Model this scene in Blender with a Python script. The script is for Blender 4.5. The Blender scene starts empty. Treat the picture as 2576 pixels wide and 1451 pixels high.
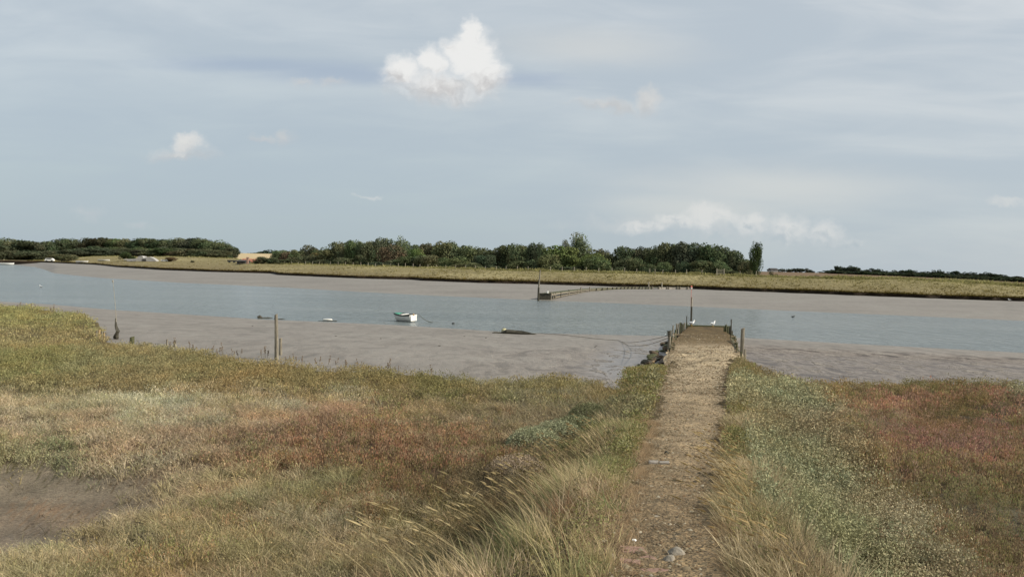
import bpy, bmesh, math, random
import numpy as np
from mathutils import Vector, Matrix
R = math.radians
random.seed(7); RNG = np.random.default_rng(11)
scene = bpy.context.scene
C = scene.collection

# ------------------------------------------------------------------ camera
EYE = 5.0
LENS = 30.0
PITCH = R(-1.64); ROLL = R(1.3)
cam_d = bpy.data.cameras.new('camera'); cam = bpy.data.objects.new('camera', cam_d)
C.objects.link(cam)
cam_d.lens = LENS; cam_d.sensor_width = 36.0
cam_d.clip_start = 0.05; cam_d.clip_end = 20000
CAMR = Matrix.Rotation(R(90)+PITCH, 3, 'X') @ Matrix.Rotation(ROLL, 3, 'Z')
cam.matrix_world = Matrix.Translation((0, 0, EYE)) @ CAMR.to_4x4()
scene.camera = cam
scene.view_settings.view_transform = 'Standard'
scene.view_settings.look = 'None'
scene.view_settings.exposure = 0.25
scene.view_settings.gamma = 1.0

# photo measurements are kept on a 2576 x 1451 grid; ray() turns one into a direction
FP = LENS/36.0*2576
RM = np.array(CAMR)
def ray(X, Y):
    d = RM @ np.array([(X-1288)/FP, -(Y-725.5)/FP, -1.0])
    return d/d[1]                                  # per metre of depth
def at_z(X, Y, z):
    d = ray(X, Y); t = (z-EYE)/d[2]
    return d[0]*t, t
def at_d(X, Y, dist):
    d = ray(X, Y)
    return d[0]*dist, dist, EYE+d[2]*dist
def to_px(x, y, z):
    v = RM.T @ np.stack([x, y, z-EYE])
    return 1288+FP*v[0]/(-v[2]), 725.5-FP*v[1]/(-v[2])

# ------------------------------------------------------------------ sun + sky
SUN_AZ, SUN_EL = R(104), R(34)
sd = bpy.data.lights.new('sun', 'SUN'); sd.energy = 4.9; sd.angle = R(0.6); sd.color = (1.0, 0.93, 0.82)
so = bpy.data.objects.new('sun', sd); C.objects.link(so)
sv = Vector((math.cos(SUN_EL)*math.sin(SUN_AZ), math.cos(SUN_EL)*math.cos(SUN_AZ), math.sin(SUN_EL)))
so.rotation_euler = sv.to_track_quat('Z', 'Y').to_euler(); so.location = (60, -20, 60)

world = bpy.data.worlds.new('World'); scene.world = world; world.use_nodes = True
def build_sky():
    nt = world.node_tree; N = nt.nodes; L = nt.links; N.clear()
    def nd(t, **k):
        n = N.new(t)
        for a, b in k.items(): setattr(n, a, b)
        return n
    def m(op, a, b=None, c=None, clamp=False):
        n = nd('ShaderNodeMath', operation=op, use_clamp=clamp)
        for i, v in enumerate((a, b, c)):
            if v is None: continue
            if isinstance(v, (int, float)): n.inputs[i].default_value = v
            else: L.new(v, n.inputs[i])
        return n.outputs[0]
    def sstep(v, lo, hi):
        n = nd('ShaderNodeMapRange', interpolation_type='SMOOTHSTEP')
        L.new(v, n.inputs[0]); n.inputs[1].default_value = lo; n.inputs[2].default_value = hi
        return n.outputs[0]
    def mixc(f, a, b):
        n = nd('ShaderNodeMix', data_type='RGBA')
        for s, v in ((n.inputs[0], f), (n.inputs[6], a), (n.inputs[7], b)):
            if isinstance(v, (int, float)): s.default_value = v
            elif isinstance(v, tuple): s.default_value = (*v, 1)
            else: L.new(v, s)
        return n.outputs[2]
    def noise(vec, scale, detail=6, rough=.55, dist=0, lac=2.0):
        n = nd('ShaderNodeTexNoise'); L.new(vec, n.inputs['Vector'])
        n.inputs['Scale'].default_value = scale; n.inputs['Detail'].default_value = detail
        n.inputs['Roughness'].default_value = rough; n.inputs['Distortion'].default_value = dist
        n.inputs['Lacunarity'].default_value = lac
        return n.outputs[0]
    out = nd('ShaderNodeOutputWorld'); bg = nd('ShaderNodeBackground')
    tc = nd('ShaderNodeTexCoord'); sp = nd('ShaderNodeSeparateXYZ'); L.new(tc.outputs['Generated'], sp.inputs[0])
    x, y, z = sp.outputs
    ya = m('MAXIMUM', m('ABSOLUTE', y), 0.12)
    u = m('DIVIDE', x, ya); v = m('DIVIDE', z, ya)
    front = sstep(y, 0.05, 0.3)
    def vec(su, sv_, ou=0, ov=0):
        n = nd('ShaderNodeCombineXYZ'); L.new(m('MULTIPLY_ADD', u, su, ou), n.inputs[0])
        L.new(m('MULTIPLY_ADD', v, sv_, ov), n.inputs[1]); L.new(m('MULTIPLY', front, 3.0), n.inputs[2]); return n.outputs[0]
    sky = nd('ShaderNodeTexSky', sky_type='NISHITA'); sky.sun_disc = False
    sky.sun_elevation = SUN_EL; sky.sun_rotation = SUN_AZ
    sky.air_density = 1.0; sky.dust_density = 1.5; sky.ozone_density = 2.0
    n10 = nd('ShaderNodeVectorMath', operation='SCALE'); L.new(sky.outputs[0], n10.inputs[0]); n10.inputs[3].default_value = 0.09
    # veil of thin high cloud: base tone by elevation
    el = sstep(v, 0.0, 0.33)
    veil = mixc(el, VEIL_LOW, VEIL_HIGH)
    rt = sstep(m('ADD', m('MULTIPLY', u, 1.0), m('MULTIPLY', v, 0.9)), -0.25, 0.75)
    veil = mixc(m('MULTIPLY', rt, 0.55), veil, VEIL_RIGHT)
    # long streaks
    s1 = noise(vec(1.6, 7.5, 3.1, 1.7), 1.5, 5, .5, .5)
    s2 = noise(vec(2.8, 16.0, 9.1, 4.7), 1.7, 6, .55, .7)
    st = sstep(m('ADD', m('MULTIPLY', s1, .65), m('MULTIPLY', s2, .35)), .36, .66)
    veil = mixc(m('MULTIPLY', m('SUBTRACT', 1.0, st), .68), veil, STREAK_BLUE)
    # the blue gap and grey streak west of the tall cumulus
    def blob_field(bl):
        cur = None
        for (X, Y, rx, ry) in bl:
            d = ray(X, Y)
            a = m('MULTIPLY', m('SUBTRACT', u, float(d[0])), FP/rx)
            b = m('MULTIPLY', m('SUBTRACT', v, float(d[2])), FP/ry)
            r_ = m('SQRT', m('ADD', m('MULTIPLY', a, a), m('MULTIPLY', b, b)))
            f = m('SUBTRACT', 1.0, r_)
            if cur is None: cur = f
            else:
                cur = m('SMOOTH_MAX', cur, f, 0.12)
        return cur
    wn = noise(vec(5, 20, 2, 2), 1.3, 4, .6, .5)
    wn2 = noise(vec(14, 42, 5, 1), 1.3, 5, .6, .6)
    wmix = m('ADD', m('MULTIPLY', wn, .65), m('MULTIPLY', wn2, .35))
    gap = sstep(m('ADD', blob_field([(850, 188, 260, 34), (620, 165, 330, 26), (1330, 200, 150, 26)]), m('MULTIPLY', wmix, 1.3)), .45, 1.5)
    veil = mixc(m('MULTIPLY', gap, .45), veil, GAP_BLUE)
    gap2 = sstep(m('ADD', blob_field([(2330, 320, 420, 34), (2000, 430, 500, 28), (250, 260, 420, 60), (300, 480, 500, 60), (700, 430, 500, 40)]), m('MULTIPLY', wmix, 1.0)), .2, 1.3)
    veil = mixc(m('MULTIPLY', gap2, .40), veil, STREAK_BLUE)
    lit = sstep(m('ADD', blob_field([(1950, 470, 480, 70), (1750, 520, 300, 50), (1500, 120, 300, 60)]), m('MULTIPLY', wmix, .8)), .1, 1.4)
    veil = mixc(m('MULTIPLY', lit, .75), veil, (0.57, 0.585, 0.575))
    base = mixc(0.88, n10.outputs[0], veil)
    # cumulus: the sky position is stirred by noise at three sizes before the puffs are looked up, so the outline billows and frays
    def cnoise(vecs, scale, detail=3, rough=.55):
        n = nd('ShaderNodeTexNoise'); L.new(vecs, n.inputs['Vector']); n.inputs['Scale'].default_value = scale; n.inputs['Detail'].default_value = detail; n.inputs['Roughness'].default_value = rough
        q = nd('ShaderNodeSeparateColor'); L.new(n.outputs[1], q.inputs[0]); return q.outputs[0], q.outputs[1]
    u0, v0 = u, v
    base_vec = vec(1, 1.1, .3, .9)
    w1u, w1v = cnoise(base_vec, 15, 2); w2u, w2v = cnoise(base_vec, 44, 3); w3u, w3v = cnoise(base_vec, 130, 4, .7)
    def stir(o, a1, a2, a3, k1, k2, k3):
        r_ = o
        for w_, k_ in ((a1, k1), (a2, k2), (a3, k3)): r_ = m('ADD', r_, m('MULTIPLY', m('SUBTRACT', w_, .5), k_))
        return r_
    u = stir(u0, w1u, w2u, w3u, .040, .024, .008); v = stir(v0, w1v, w2v, w3v, .030, .020, .007)
    # relief: lit from the right and above
    def relief(scale, off, det):
        na = noise(vec(1, 1.15, 0, 0), scale, det, .55); nb = noise(vec(1, 1.15, off, off*1.2), scale, det, .55); return m('SUBTRACT', na, nb)
    rel = m('ADD', m('MULTIPLY', relief(26, .010, 3), 1.6), m('MULTIPLY', relief(70, .0045, 4), 1.3))
    def cumulus(bl, amp, lo, hi, opac, top, bot, yb, yt, seed, soft_k=.5):
        nonlocal base
        f = blob_field(bl)
        nn = noise(vec(1, 1.15, seed, seed*.37), 60, 6, .65, .2)
        ff = m('ADD', f, m('MULTIPLY', m('SUBTRACT', nn, .5), amp))
        d_top = ray(bl[0][0], yt)[2]; d_bot = ray(bl[0][0], yb)[2]
        vt = sstep(v, float(d_bot), float(d_top))
        soft = m('ADD', hi, m('MULTIPLY', m('SUBTRACT', 1.0, vt), soft_k))
        mr = nd('ShaderNodeMapRange', interpolation_type='SMOOTHSTEP'); L.new(ff, mr.inputs[0])
        mr.inputs[1].default_value = lo; L.new(soft, mr.inputs[2])
        den = m('MULTIPLY', m('MULTIPLY', mr.outputs[0], opac), front)
        sh = m('ADD', m('ADD', vt, m('MULTIPLY', rel, .75)), m('MULTIPLY', m('SUBTRACT', f, .45), -.25))
        col = mixc(sstep(sh, -.1, .85), bot, top)
        base = mixc(den, base, col)
    cumulus([(1110, 222, 185, 62), (1190, 135, 82, 88), (1015, 185, 72, 62), (1215, 200, 76, 70), (1095, 160, 66, 60), (1187, 85, 34, 48)], .36, .0, .55, .98, (0.71, 0.71, 0.70), (0.48, 0.475, 0.475), 285, 130, 1.3, .6)
    cumulus([(445, 388, 115, 26), (466, 368, 60, 36)], .45, .0, .6, .9, (0.62, .62, .605), (0.46, .475, .485), 405, 345, 5.2, .8)
    cumulus([(715, 348, 48, 36), (665, 352, 55, 16)], .7, .05, .9, .6, (0.53, .53, .52), (0.45, .46, .475), 380, 325, 8.2)
    cumulus([(1530, 270, 125, 24), (1628, 252, 54, 44)], .7, .05, .8, .72, (0.57, .565, .55), (0.455, .455, .455), 292, 235, 3.7)
    cumulus([(840, 216, 60, 20), (760, 212, 50, 16)], .7, .05, .9, .55, (0.53, .525, .515), (0.47, .475, .48), 232, 200, 6.6)
    cumulus([(1600, 560, 260, 34), (1800, 585, 240, 26)], .8, .0, .9, .45, (0.52, .54, .54), (0.42, .475, .50), 640, 520, 7.7)
    cumulus([(1790, 545, 105, 42), (1890, 560, 80, 34), (1700, 555, 90, 24), (1990, 575, 80, 50), (2075, 582, 60, 44), (2130, 605, 60, 20), (1620, 570, 100, 20)], .5, .0, .62, .85, (0.60, .61, .60), (0.375, .43, .465), 640, 520, 2.4, .7)
    cumulus([(2530, 512, 60, 18), (930, 492, 42, 9), (2310, 622, 44, 11), (215, 535, 66, 20), (350, 572, 54, 15)], .7, .05, .8, .55, (0.58, .59, .58), (0.44, .475, .50), 640, 480, 9.4)
    L.new(base, bg.inputs[0]); bg.inputs[1].default_value = 1.0
    L.new(bg.outputs[0], out.inputs[0])
VEIL_LOW = (0.375, 0.450, 0.485)
VEIL_HIGH = (0.555, 0.60, 0.625)
VEIL_RIGHT = (0.62, 0.635, 0.64)
STREAK_BLUE = (0.375, 0.440, 0.500)
GAP_BLUE = (0.28, 0.35, 0.47)
build_sky()

# ------------------------------------------------------------------ helpers
def link(o, parent=None):
    C.objects.link(o)
    if parent is not None: o.parent = parent
    return o
def tag(o, label=None, cat=None, group=None, kind=None):
    if label: o['label'] = label
    if cat: o['category'] = cat
    if group: o['group'] = group
    if kind: o['kind'] = kind
    return o
def thing(name, label, cat, loc=(0, 0, 0), rz=0, group=None):
    o = bpy.data.objects.new(name, None); C.objects.link(o)
    o.location = loc; o.rotation_euler = (0, 0, rz); o.empty_display_size = .1
    return tag(o, label, cat, group)
def obj(name, bm, mat, parent=None, smooth=False):
    me = bpy.data.meshes.new(name); bm.normal_update(); bm.to_mesh(me); bm.free()
    if smooth: me.polygons.foreach_set('use_smooth', [True]*len(me.polygons))
    if mat: me.materials.append(mat)
    return link(bpy.data.objects.new(name, me), parent)
def fast_mesh(name, verts, tris, mat, col=None, quads=None, parent=None, smooth=False):
    me = bpy.data.meshes.new(name)
    nv = len(verts); me.vertices.add(nv); me.vertices.foreach_set('co', verts.astype(np.float32).ravel())
    fl = []; tot = []
    if tris is not None and len(tris): fl.append(tris.ravel()); tot.append(np.full(len(tris), 3))
    if quads is not None and len(quads): fl.append(quads.ravel()); tot.append(np.full(len(quads), 4))
    fl = np.concatenate(fl).astype(np.int32); tot = np.concatenate(tot).astype(np.int32)
    st = np.concatenate([[0], np.cumsum(tot)[:-1]]).astype(np.int32)
    me.loops.add(len(fl)); me.loops.foreach_set('vertex_index', fl)
    me.polygons.add(len(tot)); me.polygons.foreach_set('loop_start', st); me.polygons.foreach_set('loop_total', tot)
    if smooth: me.polygons.foreach_set('use_smooth', np.ones(len(tot), bool))
    me.update(calc_edges=True)
    if col is not None:
        a = me.color_attributes.new('Col', 'FLOAT_COLOR', 'POINT')
        c4 = np.ones((nv, 4), np.float32); c4[:, :3] = col; a.data.foreach_set('color', c4.ravel())
    if mat: me.materials.append(mat)
    o = bpy.data.objects.new(name, me)
    return link(o, parent)
def lin(c):
    c = np.asarray(c, float)/255
    return np.where(c <= .04045, c/12.92, ((c+.055)/1.055)**2.4)

# 2-D value noise
_P = RNG.random((256, 256))
def vnoise(x, y):
    xi = np.floor(x).astype(int); yi = np.floor(y).astype(int); fx = x-xi; fy = y-yi
    fx = fx*fx*(3-2*fx); fy = fy*fy*(3-2*fy)
    a = _P[xi & 255, yi & 255]; b = _P[(xi+1) & 255, yi & 255]; c = _P[xi & 255, (yi+1) & 255]; d = _P[(xi+1) & 255, (yi+1) & 255]
    return (a*(1-fx)+b*fx)*(1-fy)+(c*(1-fx)+d*fx)*fy
def fbm(x, y, o=4):
    s = 0; a = .5; t = 0
    for i in range(o):
        s = s+a*vnoise(x*2**i+i*17.3, y*2**i+i*9.1); t += a; a *= .5
    return s/t                                        # 0..1

# ------------------------------------------------------------------ materials
MATS = {}
class NB:
    def __init__(s, name):
        s.m = bpy.data.materials.new(name); s.m.use_nodes = True; s.nt = s.m.node_tree; s.nt.nodes.clear()
        s.out = s.nt.nodes.new('ShaderNodeOutputMaterial')
    def n(s, t, **k):
        n = s.nt.nodes.new(t)
        for a, b in k.items(): setattr(n, a, b)
        return n
    def l(s, a, b): s.nt.links.new(a, b)
    def set(s, sock, v):
        if isinstance(v, (int, float)): sock.default_value = v
        elif isinstance(v, (tuple, list)): sock.default_value = (*v, 1) if len(v) == 3 and sock.type == 'RGBA' else v
        else: s.l(v, sock)
    def noise(s, scale, detail=5, rough=.6, vec=None, dist=0):
        n = s.n('ShaderNodeTexNoise'); n.inputs['Scale'].default_value = scale
        n.inputs['Detail'].default_value = detail; n.inputs['Roughness'].default_value = rough; n.inputs['Distortion'].default_value = dist
        if vec is not None: s.l(vec, n.inputs['Vector'])
        return n.outputs[0]
    def pos(s, sc=(1, 1, 1), obj=False, rot=(0, 0, 0)):
        if obj: src = s.n('ShaderNodeTexCoord').outputs['Object']
        else: src = s.n('ShaderNodeNewGeometry').outputs['Position']
        mp = s.n('ShaderNodeMapping'); s.l(src, mp.inputs[0]); mp.inputs['Scale'].default_value = sc; mp.inputs['Rotation'].default_value = rot
        return mp.outputs[0]
    def ramp(s, v, stops):
        r = s.n('ShaderNodeValToRGB'); s.l(v, r.inputs[0]); e = r.color_ramp.elements
        while len(e) < len(stops): e.new(.5)
        for i, (p, c) in enumerate(stops):
            e[i].position = p; e[i].color = (*c, 1) if len(c) == 3 else c
        return r.outputs[0]
    def rng(s, v, a, b, c=0., d=1.):
        n = s.n('ShaderNodeMapRange'); s.l(v, n.inputs[0])
        for i, k in enumerate((a, b, c, d)): n.inputs[i+1].default_value = k
        return n.outputs[0]
    def mix(s, f, a, b, mode='MIX'):
        n = s.n('ShaderNodeMix', data_type='RGBA', blend_type=mode); s.set(n.inputs[0], f); s.set(n.inputs[6], a); s.set(n.inputs[7], b)
        return n.outputs[2]
    def math(s, op, a, b=0.):
        n = s.n('ShaderNodeMath', operation=op); s.set(n.inputs[0], a); s.set(n.inputs[1], b); return n.outputs[0]
    def bump(s, h, dist, strength=1.0, normal=None):
        b = s.n('ShaderNodeBump'); s.l(h, b.inputs['Height']); b.inputs['Distance'].default_value = dist; b.inputs['Strength'].default_value = strength
        if normal is not None: s.l(normal, b.inputs['Normal'])
        return b.outputs[0]
    def principled(s, color, rough=.8, normal=None, spec=.5, metal=0):
        p = s.n('ShaderNodeBsdfPrincipled'); s.set(p.inputs['Base Color'], color); s.set(p.inputs['Roughness'], rough)
        s.set(p.inputs['Specular IOR Level'], spec); s.set(p.inputs['Metallic'], metal)
        if normal is not None: s.l(normal, p.inputs['Normal'])
        s.l(p.outputs[0], s.out.inputs[0]); return p
def simple(name, c1, c2, scale=8, rough=.8, stretch=(1, 1, 1), bump=.004, spec=.3):
    b = NB(name); v = b.pos(stretch, obj=True)
    n = b.noise(scale, 6, .65, v); col = b.ramp(n, [(.3, c1), (.7, c2)])
    b.principled(col, rough, b.bump(n, bump), spec); return b.m
def leafmat(name, transl=.3, noise_sc=None, mulv=1.0):
    b = NB(name)
    a = b.n('ShaderNodeVertexColor'); a.layer_name = 'Col'; col = a.outputs[0]
    if noise_sc:
        n = b.noise(noise_sc, 3, .6, b.pos()); col = b.mix(.8, col, b.ramp(n, [(.3, (.55, .55, .55)), (.7, (1.35, 1.3, 1.2))]), 'MULTIPLY')
    d = b.n('ShaderNodeBsdfDiffuse'); t = b.n('ShaderNodeBsdfTranslucent'); mx = b.n('ShaderNodeMixShader')
    b.l(col, d.inputs[0]); b.l(col, t.inputs[0]); mx.inputs[0].default_value = transl
    b.l(d.outputs[0], mx.inputs[1]); b.l(t.outputs[0], mx.inputs[2]); b.l(mx.outputs[0], b.out.inputs[0])
    return b.m
M_GRASS = leafmat('grass_blades', .35)
M_LEAF = leafmat('leaf', .2)
M_GROUND = None
def mk_ground():
    b = NB('marsh_soil'); a = b.n('ShaderNodeVertexColor'); a.layer_name = 'Col'
    n1 = b.noise(3.0, 8, .7, b.pos()); n2 = b.noise(22, 6, .7, b.pos())
    col = b.mix(.85, a.outputs[0], b.ramp(n2, [(.28, (.45, .42, .4)), (.72, (1.4, 1.38, 1.3))]), 'MULTIPLY')
    col = b.mix(.5, col, b.ramp(n1, [(.3, (.6, .6, .6)), (.7, (1.3, 1.25, 1.2))]), 'MULTIPLY')
    nr = b.bump(n2, .05, 1.0, b.bump(n1, .15))
    b.principled(col, .85, nr, .25); return b.m
M_GROUND = mk_ground()
def mk_mud():
    b = NB('wet_mud')
    g = b.n('ShaderNodeNewGeometry'); sp = b.n('ShaderNodeSeparateXYZ'); b.l(g.outputs['Position'], sp.inputs[0])
    big = b.noise(.09, 5, .6, b.pos((1, 1.6, 1)))
    mid = b.noise(1.15, 8, .68, b.pos((1.0, .42, 1)), .5)
    fine = b.noise(4.0, 6, .7, b.pos((1.0, .45, 1)))
    a = b.n('ShaderNodeVertexColor'); a.layer_name = 'Col'
    rag = b.n('ShaderNodeSeparateColor'); b.l(a.outputs[0], rag.inputs[0])     # R: how churned the mud is, G: shallow puddles
    churn = rag.outputs[0]; pud = rag.outputs[1]
    smooth = b.ramp(big, [(.3, MUD_A), (.5, MUD_B), (.7, MUD_C)])
    rough_c = b.ramp(mid, [(.40, (.038, .026, .017)), (.455, (.125, .098, .074)), (.50, (.215, .182, .150)), (.62, (.27, .242, .208))])
    col = b.mix(churn, smooth, rough_c)
    col = b.mix(.6, col, b.ramp(fine, [(.3, (.55, .55, .54)), (.42, (.92, .92, .92)), (.7, (1.12, 1.11, 1.10))]), 'MULTIPLY')
    pf = b.math('MULTIPLY', b.rng(mid, .60, .52, 0., 1.), pud)
    pf = b.math('MINIMUM', b.math('MAXIMUM', pf, 0.), 1.)
    col = b.mix(b.math('MULTIPLY', pf, .6), col, (.20, .19, .185))
    rough = b.math('SUBTRACT', .62, b.math('MULTIPLY', pf, .34))
    h = b.math('ADD', b.math('MULTIPLY', mid, churn), b.math('MULTIPLY', fine, .10))
    h = b.math('MULTIPLY', h, b.math('SUBTRACT', 1.0, b.math('MULTIPLY', pf, .93)))
    spc = b.math('SUBTRACT', .5, b.math('MULTIPLY', churn, .38)); rough = b.math('ADD', rough, b.math('MULTIPLY', churn, .15))
    b.principled(col, rough, b.bump(h, .30), spc); return b.m
MUD_A = (.142, .129, .108); MUD_B = (.178, .160, .136); MUD_C = (.196, .182, .155)
M_MUD = mk_mud()
def mk_water():
    b = NB('river_water')
    v = b.pos((.9, .5, 1), rot=(0, 0, R(8)))
    n1 = b.noise(1.1, 6, .66, v, .6); n2 = b.noise(4.5, 4, .6, b.pos((1, .7, 1)))
    big = b.noise(.06, 4, .55, b.pos((.6, 1.8, 1)))
    nr = b.bump(n2, .07, 1.0, b.bump(n1, .45))
    col = b.ramp(big, [(.3, (.115, .138, .138)), (.7, (.165, .185, .18))])
    p = b.principled(col, .16, nr, .5); p.inputs['IOR'].default_value = 1.33
    return b.m
M_WATER = mk_water()
def mk_path():
    b = NB('gravel_path'); pos = b.pos()
    a = b.n('ShaderNodeVertexColor'); a.layer_name = 'Col'
    v1 = b.n('ShaderNodeTexVoronoi'); v1.inputs['Scale'].default_value = 26; b.l(pos, v1.inputs['Vector'])
    v2 = b.n('ShaderNodeTexVoronoi'); v2.inputs['Scale'].default_value = 60; b.l(pos, v2.inputs['Vector'])
    sepc = b.n('ShaderNodeSeparateColor'); b.l(v1.outputs['Color'], sepc.inputs[0])
    sepc2 = b.n('ShaderNodeSeparateColor'); b.l(v2.outputs['Color'], sepc2.inputs[0])
    st = b.ramp(sepc.outputs[0], [(.0, (.72, .71, .70)), (.55, (.95, .95, .94)), (.9, (1.25, 1.24, 1.2)), (1, (1.6, 1.57, 1.5))])
    st2 = b.ramp(sepc2.outputs[0], [(.0, (.8, .79, .78)), (.8, (1.06, 1.06, 1.05)), (1, (1.35, 1.33, 1.3))])
    big = b.noise(.9, 6, .65, pos)
    col = b.mix(.75, a.outputs[0], st, 'MULTIPLY'); col = b.mix(.8, col, st2, 'MULTIPLY')
    col = b.mix(.6, col, b.ramp(big, [(.3, (.62, .6, .57)), (.7, (1.25, 1.22, 1.18))]), 'MULTIPLY')
    nr = b.bump(v2.outputs['Distance'], .012, .8, b.bump(v1.outputs['Distance'], .02, .8, b.bump(big, .06)))
    col = b.mix(1.0, col, (.88, .84, .80), 'MULTIPLY'); dk = b.noise(2.3, 5, .7, pos); col = b.mix(.8, col, b.ramp(dk, [(.32, (.55, .53, .5)), (.5, (1, 1, 1)), (.7, (1.12, 1.1, 1.06))]), 'MULTIPLY')
    b.principled(col, .9, nr, .25); return b.m
M_PATH = mk_path()
M_WOOD = simple('weathered_wood', (.11, .095, .07), (.26, .23, .17), 9, .85, (3, 3, .5), .006)
M_WOODP = simple('pale_weathered_wood', (.20, .175, .13), (.38, .34, .26), 9, .85, (3, 3, .5), .006)
M_WOODD = simple('wet_dark_wood', (.018, .017, .012), (.075, .068, .045), 6, .7, (3, 3, .6), .01)
M_WEED = simple('green_weed', (.035, .04, .018), (.10, .10, .045), 12, .8, (1, 1, 1), .01)
M_TAN = simple('tan_wood', (.25, .17, .09), (.42, .30, .17), 12, .8, (3, 3, .5), .004)
M_WHITE = simple('white_paint', (.62, .61, .56), (.80, .79, .74), 6, .45, (1, 1, 1), .001, .4)
M_HULL = simple('hull_paint', (.50, .49, .44), (.72, .70, .64), 3.5, .45, (1, 1, 2.5), .001, .4)
M_DARK = simple('dark_trim', (.018, .022, .02), (.05, .055, .05), 6, .6)
M_GREEN = simple('green_cover', (.04, .24, .15), (.07, .34, .22), 5, .6)
M_ROPE = simple('rope', (.06, .055, .04), (.13, .12, .085), 20, .9)
M_FEATH = simple('white_feathers', (.70, .70, .68), (.85, .85, .83), 9, .8, (1, 1, 1), .002)
M_FEATHG = simple('grey_feathers', (.30, .32, .34), (.42, .44, .46), 9, .8, (1, 1, 1), .002)
M_BILL = simple('yellow_bill', (.55, .30, .04), (.65, .38, .06), 9, .6)
M_BUOY = simple('buoy_skin', (.30, .28, .13), (.62, .56, .38), 5, .6, (1, 1, 1), .003)
M_RED = simple('faded_red', (.55, .12, .07), (.72, .25, .18), 9, .6)
M_STONE = simple('grey_stone', (.14, .125, .10), (.30, .265, .21), 9, .9, (1, 1, 1), .012)
M_BRICK = simple('worn_brick', (.19, .115, .085), (.31, .20, .15), 12, .9, (1, 1, 1), .008)
M_CONC = simple('concrete', (.20, .18, .15), (.30, .27, .235), 6, .9, (1, 1, 1), .01)
M_SOIL = simple('eroded_soil', (.035, .025, .015), (.12, .085, .05), 7, .9, (1, 1, 1), .03)

def bx(bm, sx, sy, sz, loc, rot=(0, 0, 0), bev=0):
    r = bmesh.ops.create_cube(bm, size=1); vs = r['verts']
    bmesh.ops.scale(bm, vec=(sx, sy, sz), verts=vs)
    if bev:
        es = list({e for v in vs for e in v.link_edges})
        rr = bmesh.ops.bevel(bm, geom=es, offset=bev, segments=1, affect='EDGES')
        vs = list({v for f in rr['faces'] for v in f.verts} | {v for v in vs if v.is_valid})
    m_ = Matrix.Translation(loc) @ (Matrix.Rotation(rot[2], 4, 'Z') @ Matrix.Rotation(rot[1], 4, 'Y') @ Matrix.Rotation(rot[0], 4, 'X'))
    bmesh.ops.transform(bm, matrix=m_, verts=vs); return vs
def tube(bm, pts, rads, n=8, ry=None, jit=0, cap=True):
    """tapered tube through pts; ry: optional second radius (vertical)"""
    pts = [Vector(p) for p in pts]; rings = []
    if not hasattr(rads, '__len__'): rads = [rads]*len(pts)
    for i, p in enumerate(pts):
        d = (pts[min(i+1, len(pts)-1)]-pts[max(i-1, 0)]).normalized()
        a = d.cross(Vector((0, 0, 1)))
        if a.length < .05: a = Vector((1, 0, 0))
        a.normalize(); b = d.cross(a).normalized()
        ring = []
        for k in range(n):
            t = 2*math.pi*k/n; j = 1+random.uniform(-jit, jit)
            ring.append(bm.verts.new(p+a*math.cos(t)*rads[i]*j+b*math.sin(t)*(ry[i] if ry else rads[i])*j))
        rings.append(ring)
    for i in range(len(rings)-1):
        for k in range(n):
            bm.faces.new((rings[i][k], rings[i][(k+1) % n], rings[i+1][(k+1) % n], rings[i+1][k]))
    if cap:
        bm.faces.new(rings[0][::-1]); bm.faces.new(rings[-1])
def post_bm(h, r, lean=(0, 0), n=9, sink=.5, taper=.85, flat=False):
    bm = bmesh.new(); k = 5
    pts = [(lean[0]*t*h, lean[1]*t*h, -sink+(h+sink)*t) for t in np.linspace(0, 1, k)]
    pts = [(p[0]+random.uniform(-.1, .1)*r, p[1]+random.uniform(-.1, .1)*r, p[2]) for p in pts]
    tube(bm, pts, [r*(1-(1-taper)*i/(k-1)) for i in range(k)], n, jit=.1)
    # worn top: slope and round it a little
    tops = [v for v in bm.verts if v.co.z > h-.001*h-.02]
    for v in tops: v.co.z += (v.co.x-lean[0]*h)*.35
    return bm
def rock_bm(sx, sy, sz, seed, sub=2, ang=.25):
    rd = random.Random(seed); bm = bmesh.new(); bmesh.ops.create_icosphere(bm, subdivisions=sub, radius=1)
    off = [Vector((rd.uniform(-1, 1), rd.uniform(-1, 1), rd.uniform(-1, 1))).normalized() for _ in range(7)]
    for v in bm.verts:
        c = v.co.copy()
        for o_ in off:
            d = c.dot(o_)
            if d > .72: c -= o_*(d-.72)*.8
        c *= 1+rd.uniform(-.05, .05)
        v.co = Vector((c.x*sx, c.y*sy, c.z*sz))
    return bm

# ------------------------------------------------------------------ lie of the land
UOFF = 6.0
def uprime(x, y): return x/(y+UOFF)
def keyed(pts):
    a = np.array([(uprime(p[0], p[1]), p[1]) for p in pts]); a = a[np.argsort(a[:, 0])]; return a[:, 0], a[:, 1]
near_edge = [(0, 760), (60, 764), (120, 769), (190, 780), (232, 790), (256, 818), (266, 848), (300, 853), (430, 864), (560, 880), (700, 897), (800, 906), (900, 913),
             (1000, 920), (1100, 928), (1170, 938), (1215, 952), (1250, 944), (1340, 934), (1400, 932), (1500, 940), (1560, 950), (1605, 968), (1630, 962), (1650, 935), (1672, 905),
             (1690, 884), (1862, 890), (1885, 905), (1920, 918), (2000, 938), (2100, 944), (2250, 949), (2330, 944), (2400, 942), (2480, 948), (2576, 955)]
NE_U, NE_Y = keyed([at_z(X, Y, 2.33) for X, Y in near_edge])
NW_U, NW_Y = keyed([at_z(X, Y, 0) for X, Y in [(-60, 755), (120, 765), (240, 775), (300, 780), (650, 803), (1000, 818), (1300, 837), (1660, 845), (1870, 850), (2200, 868), (2576, 888)]])
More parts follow.
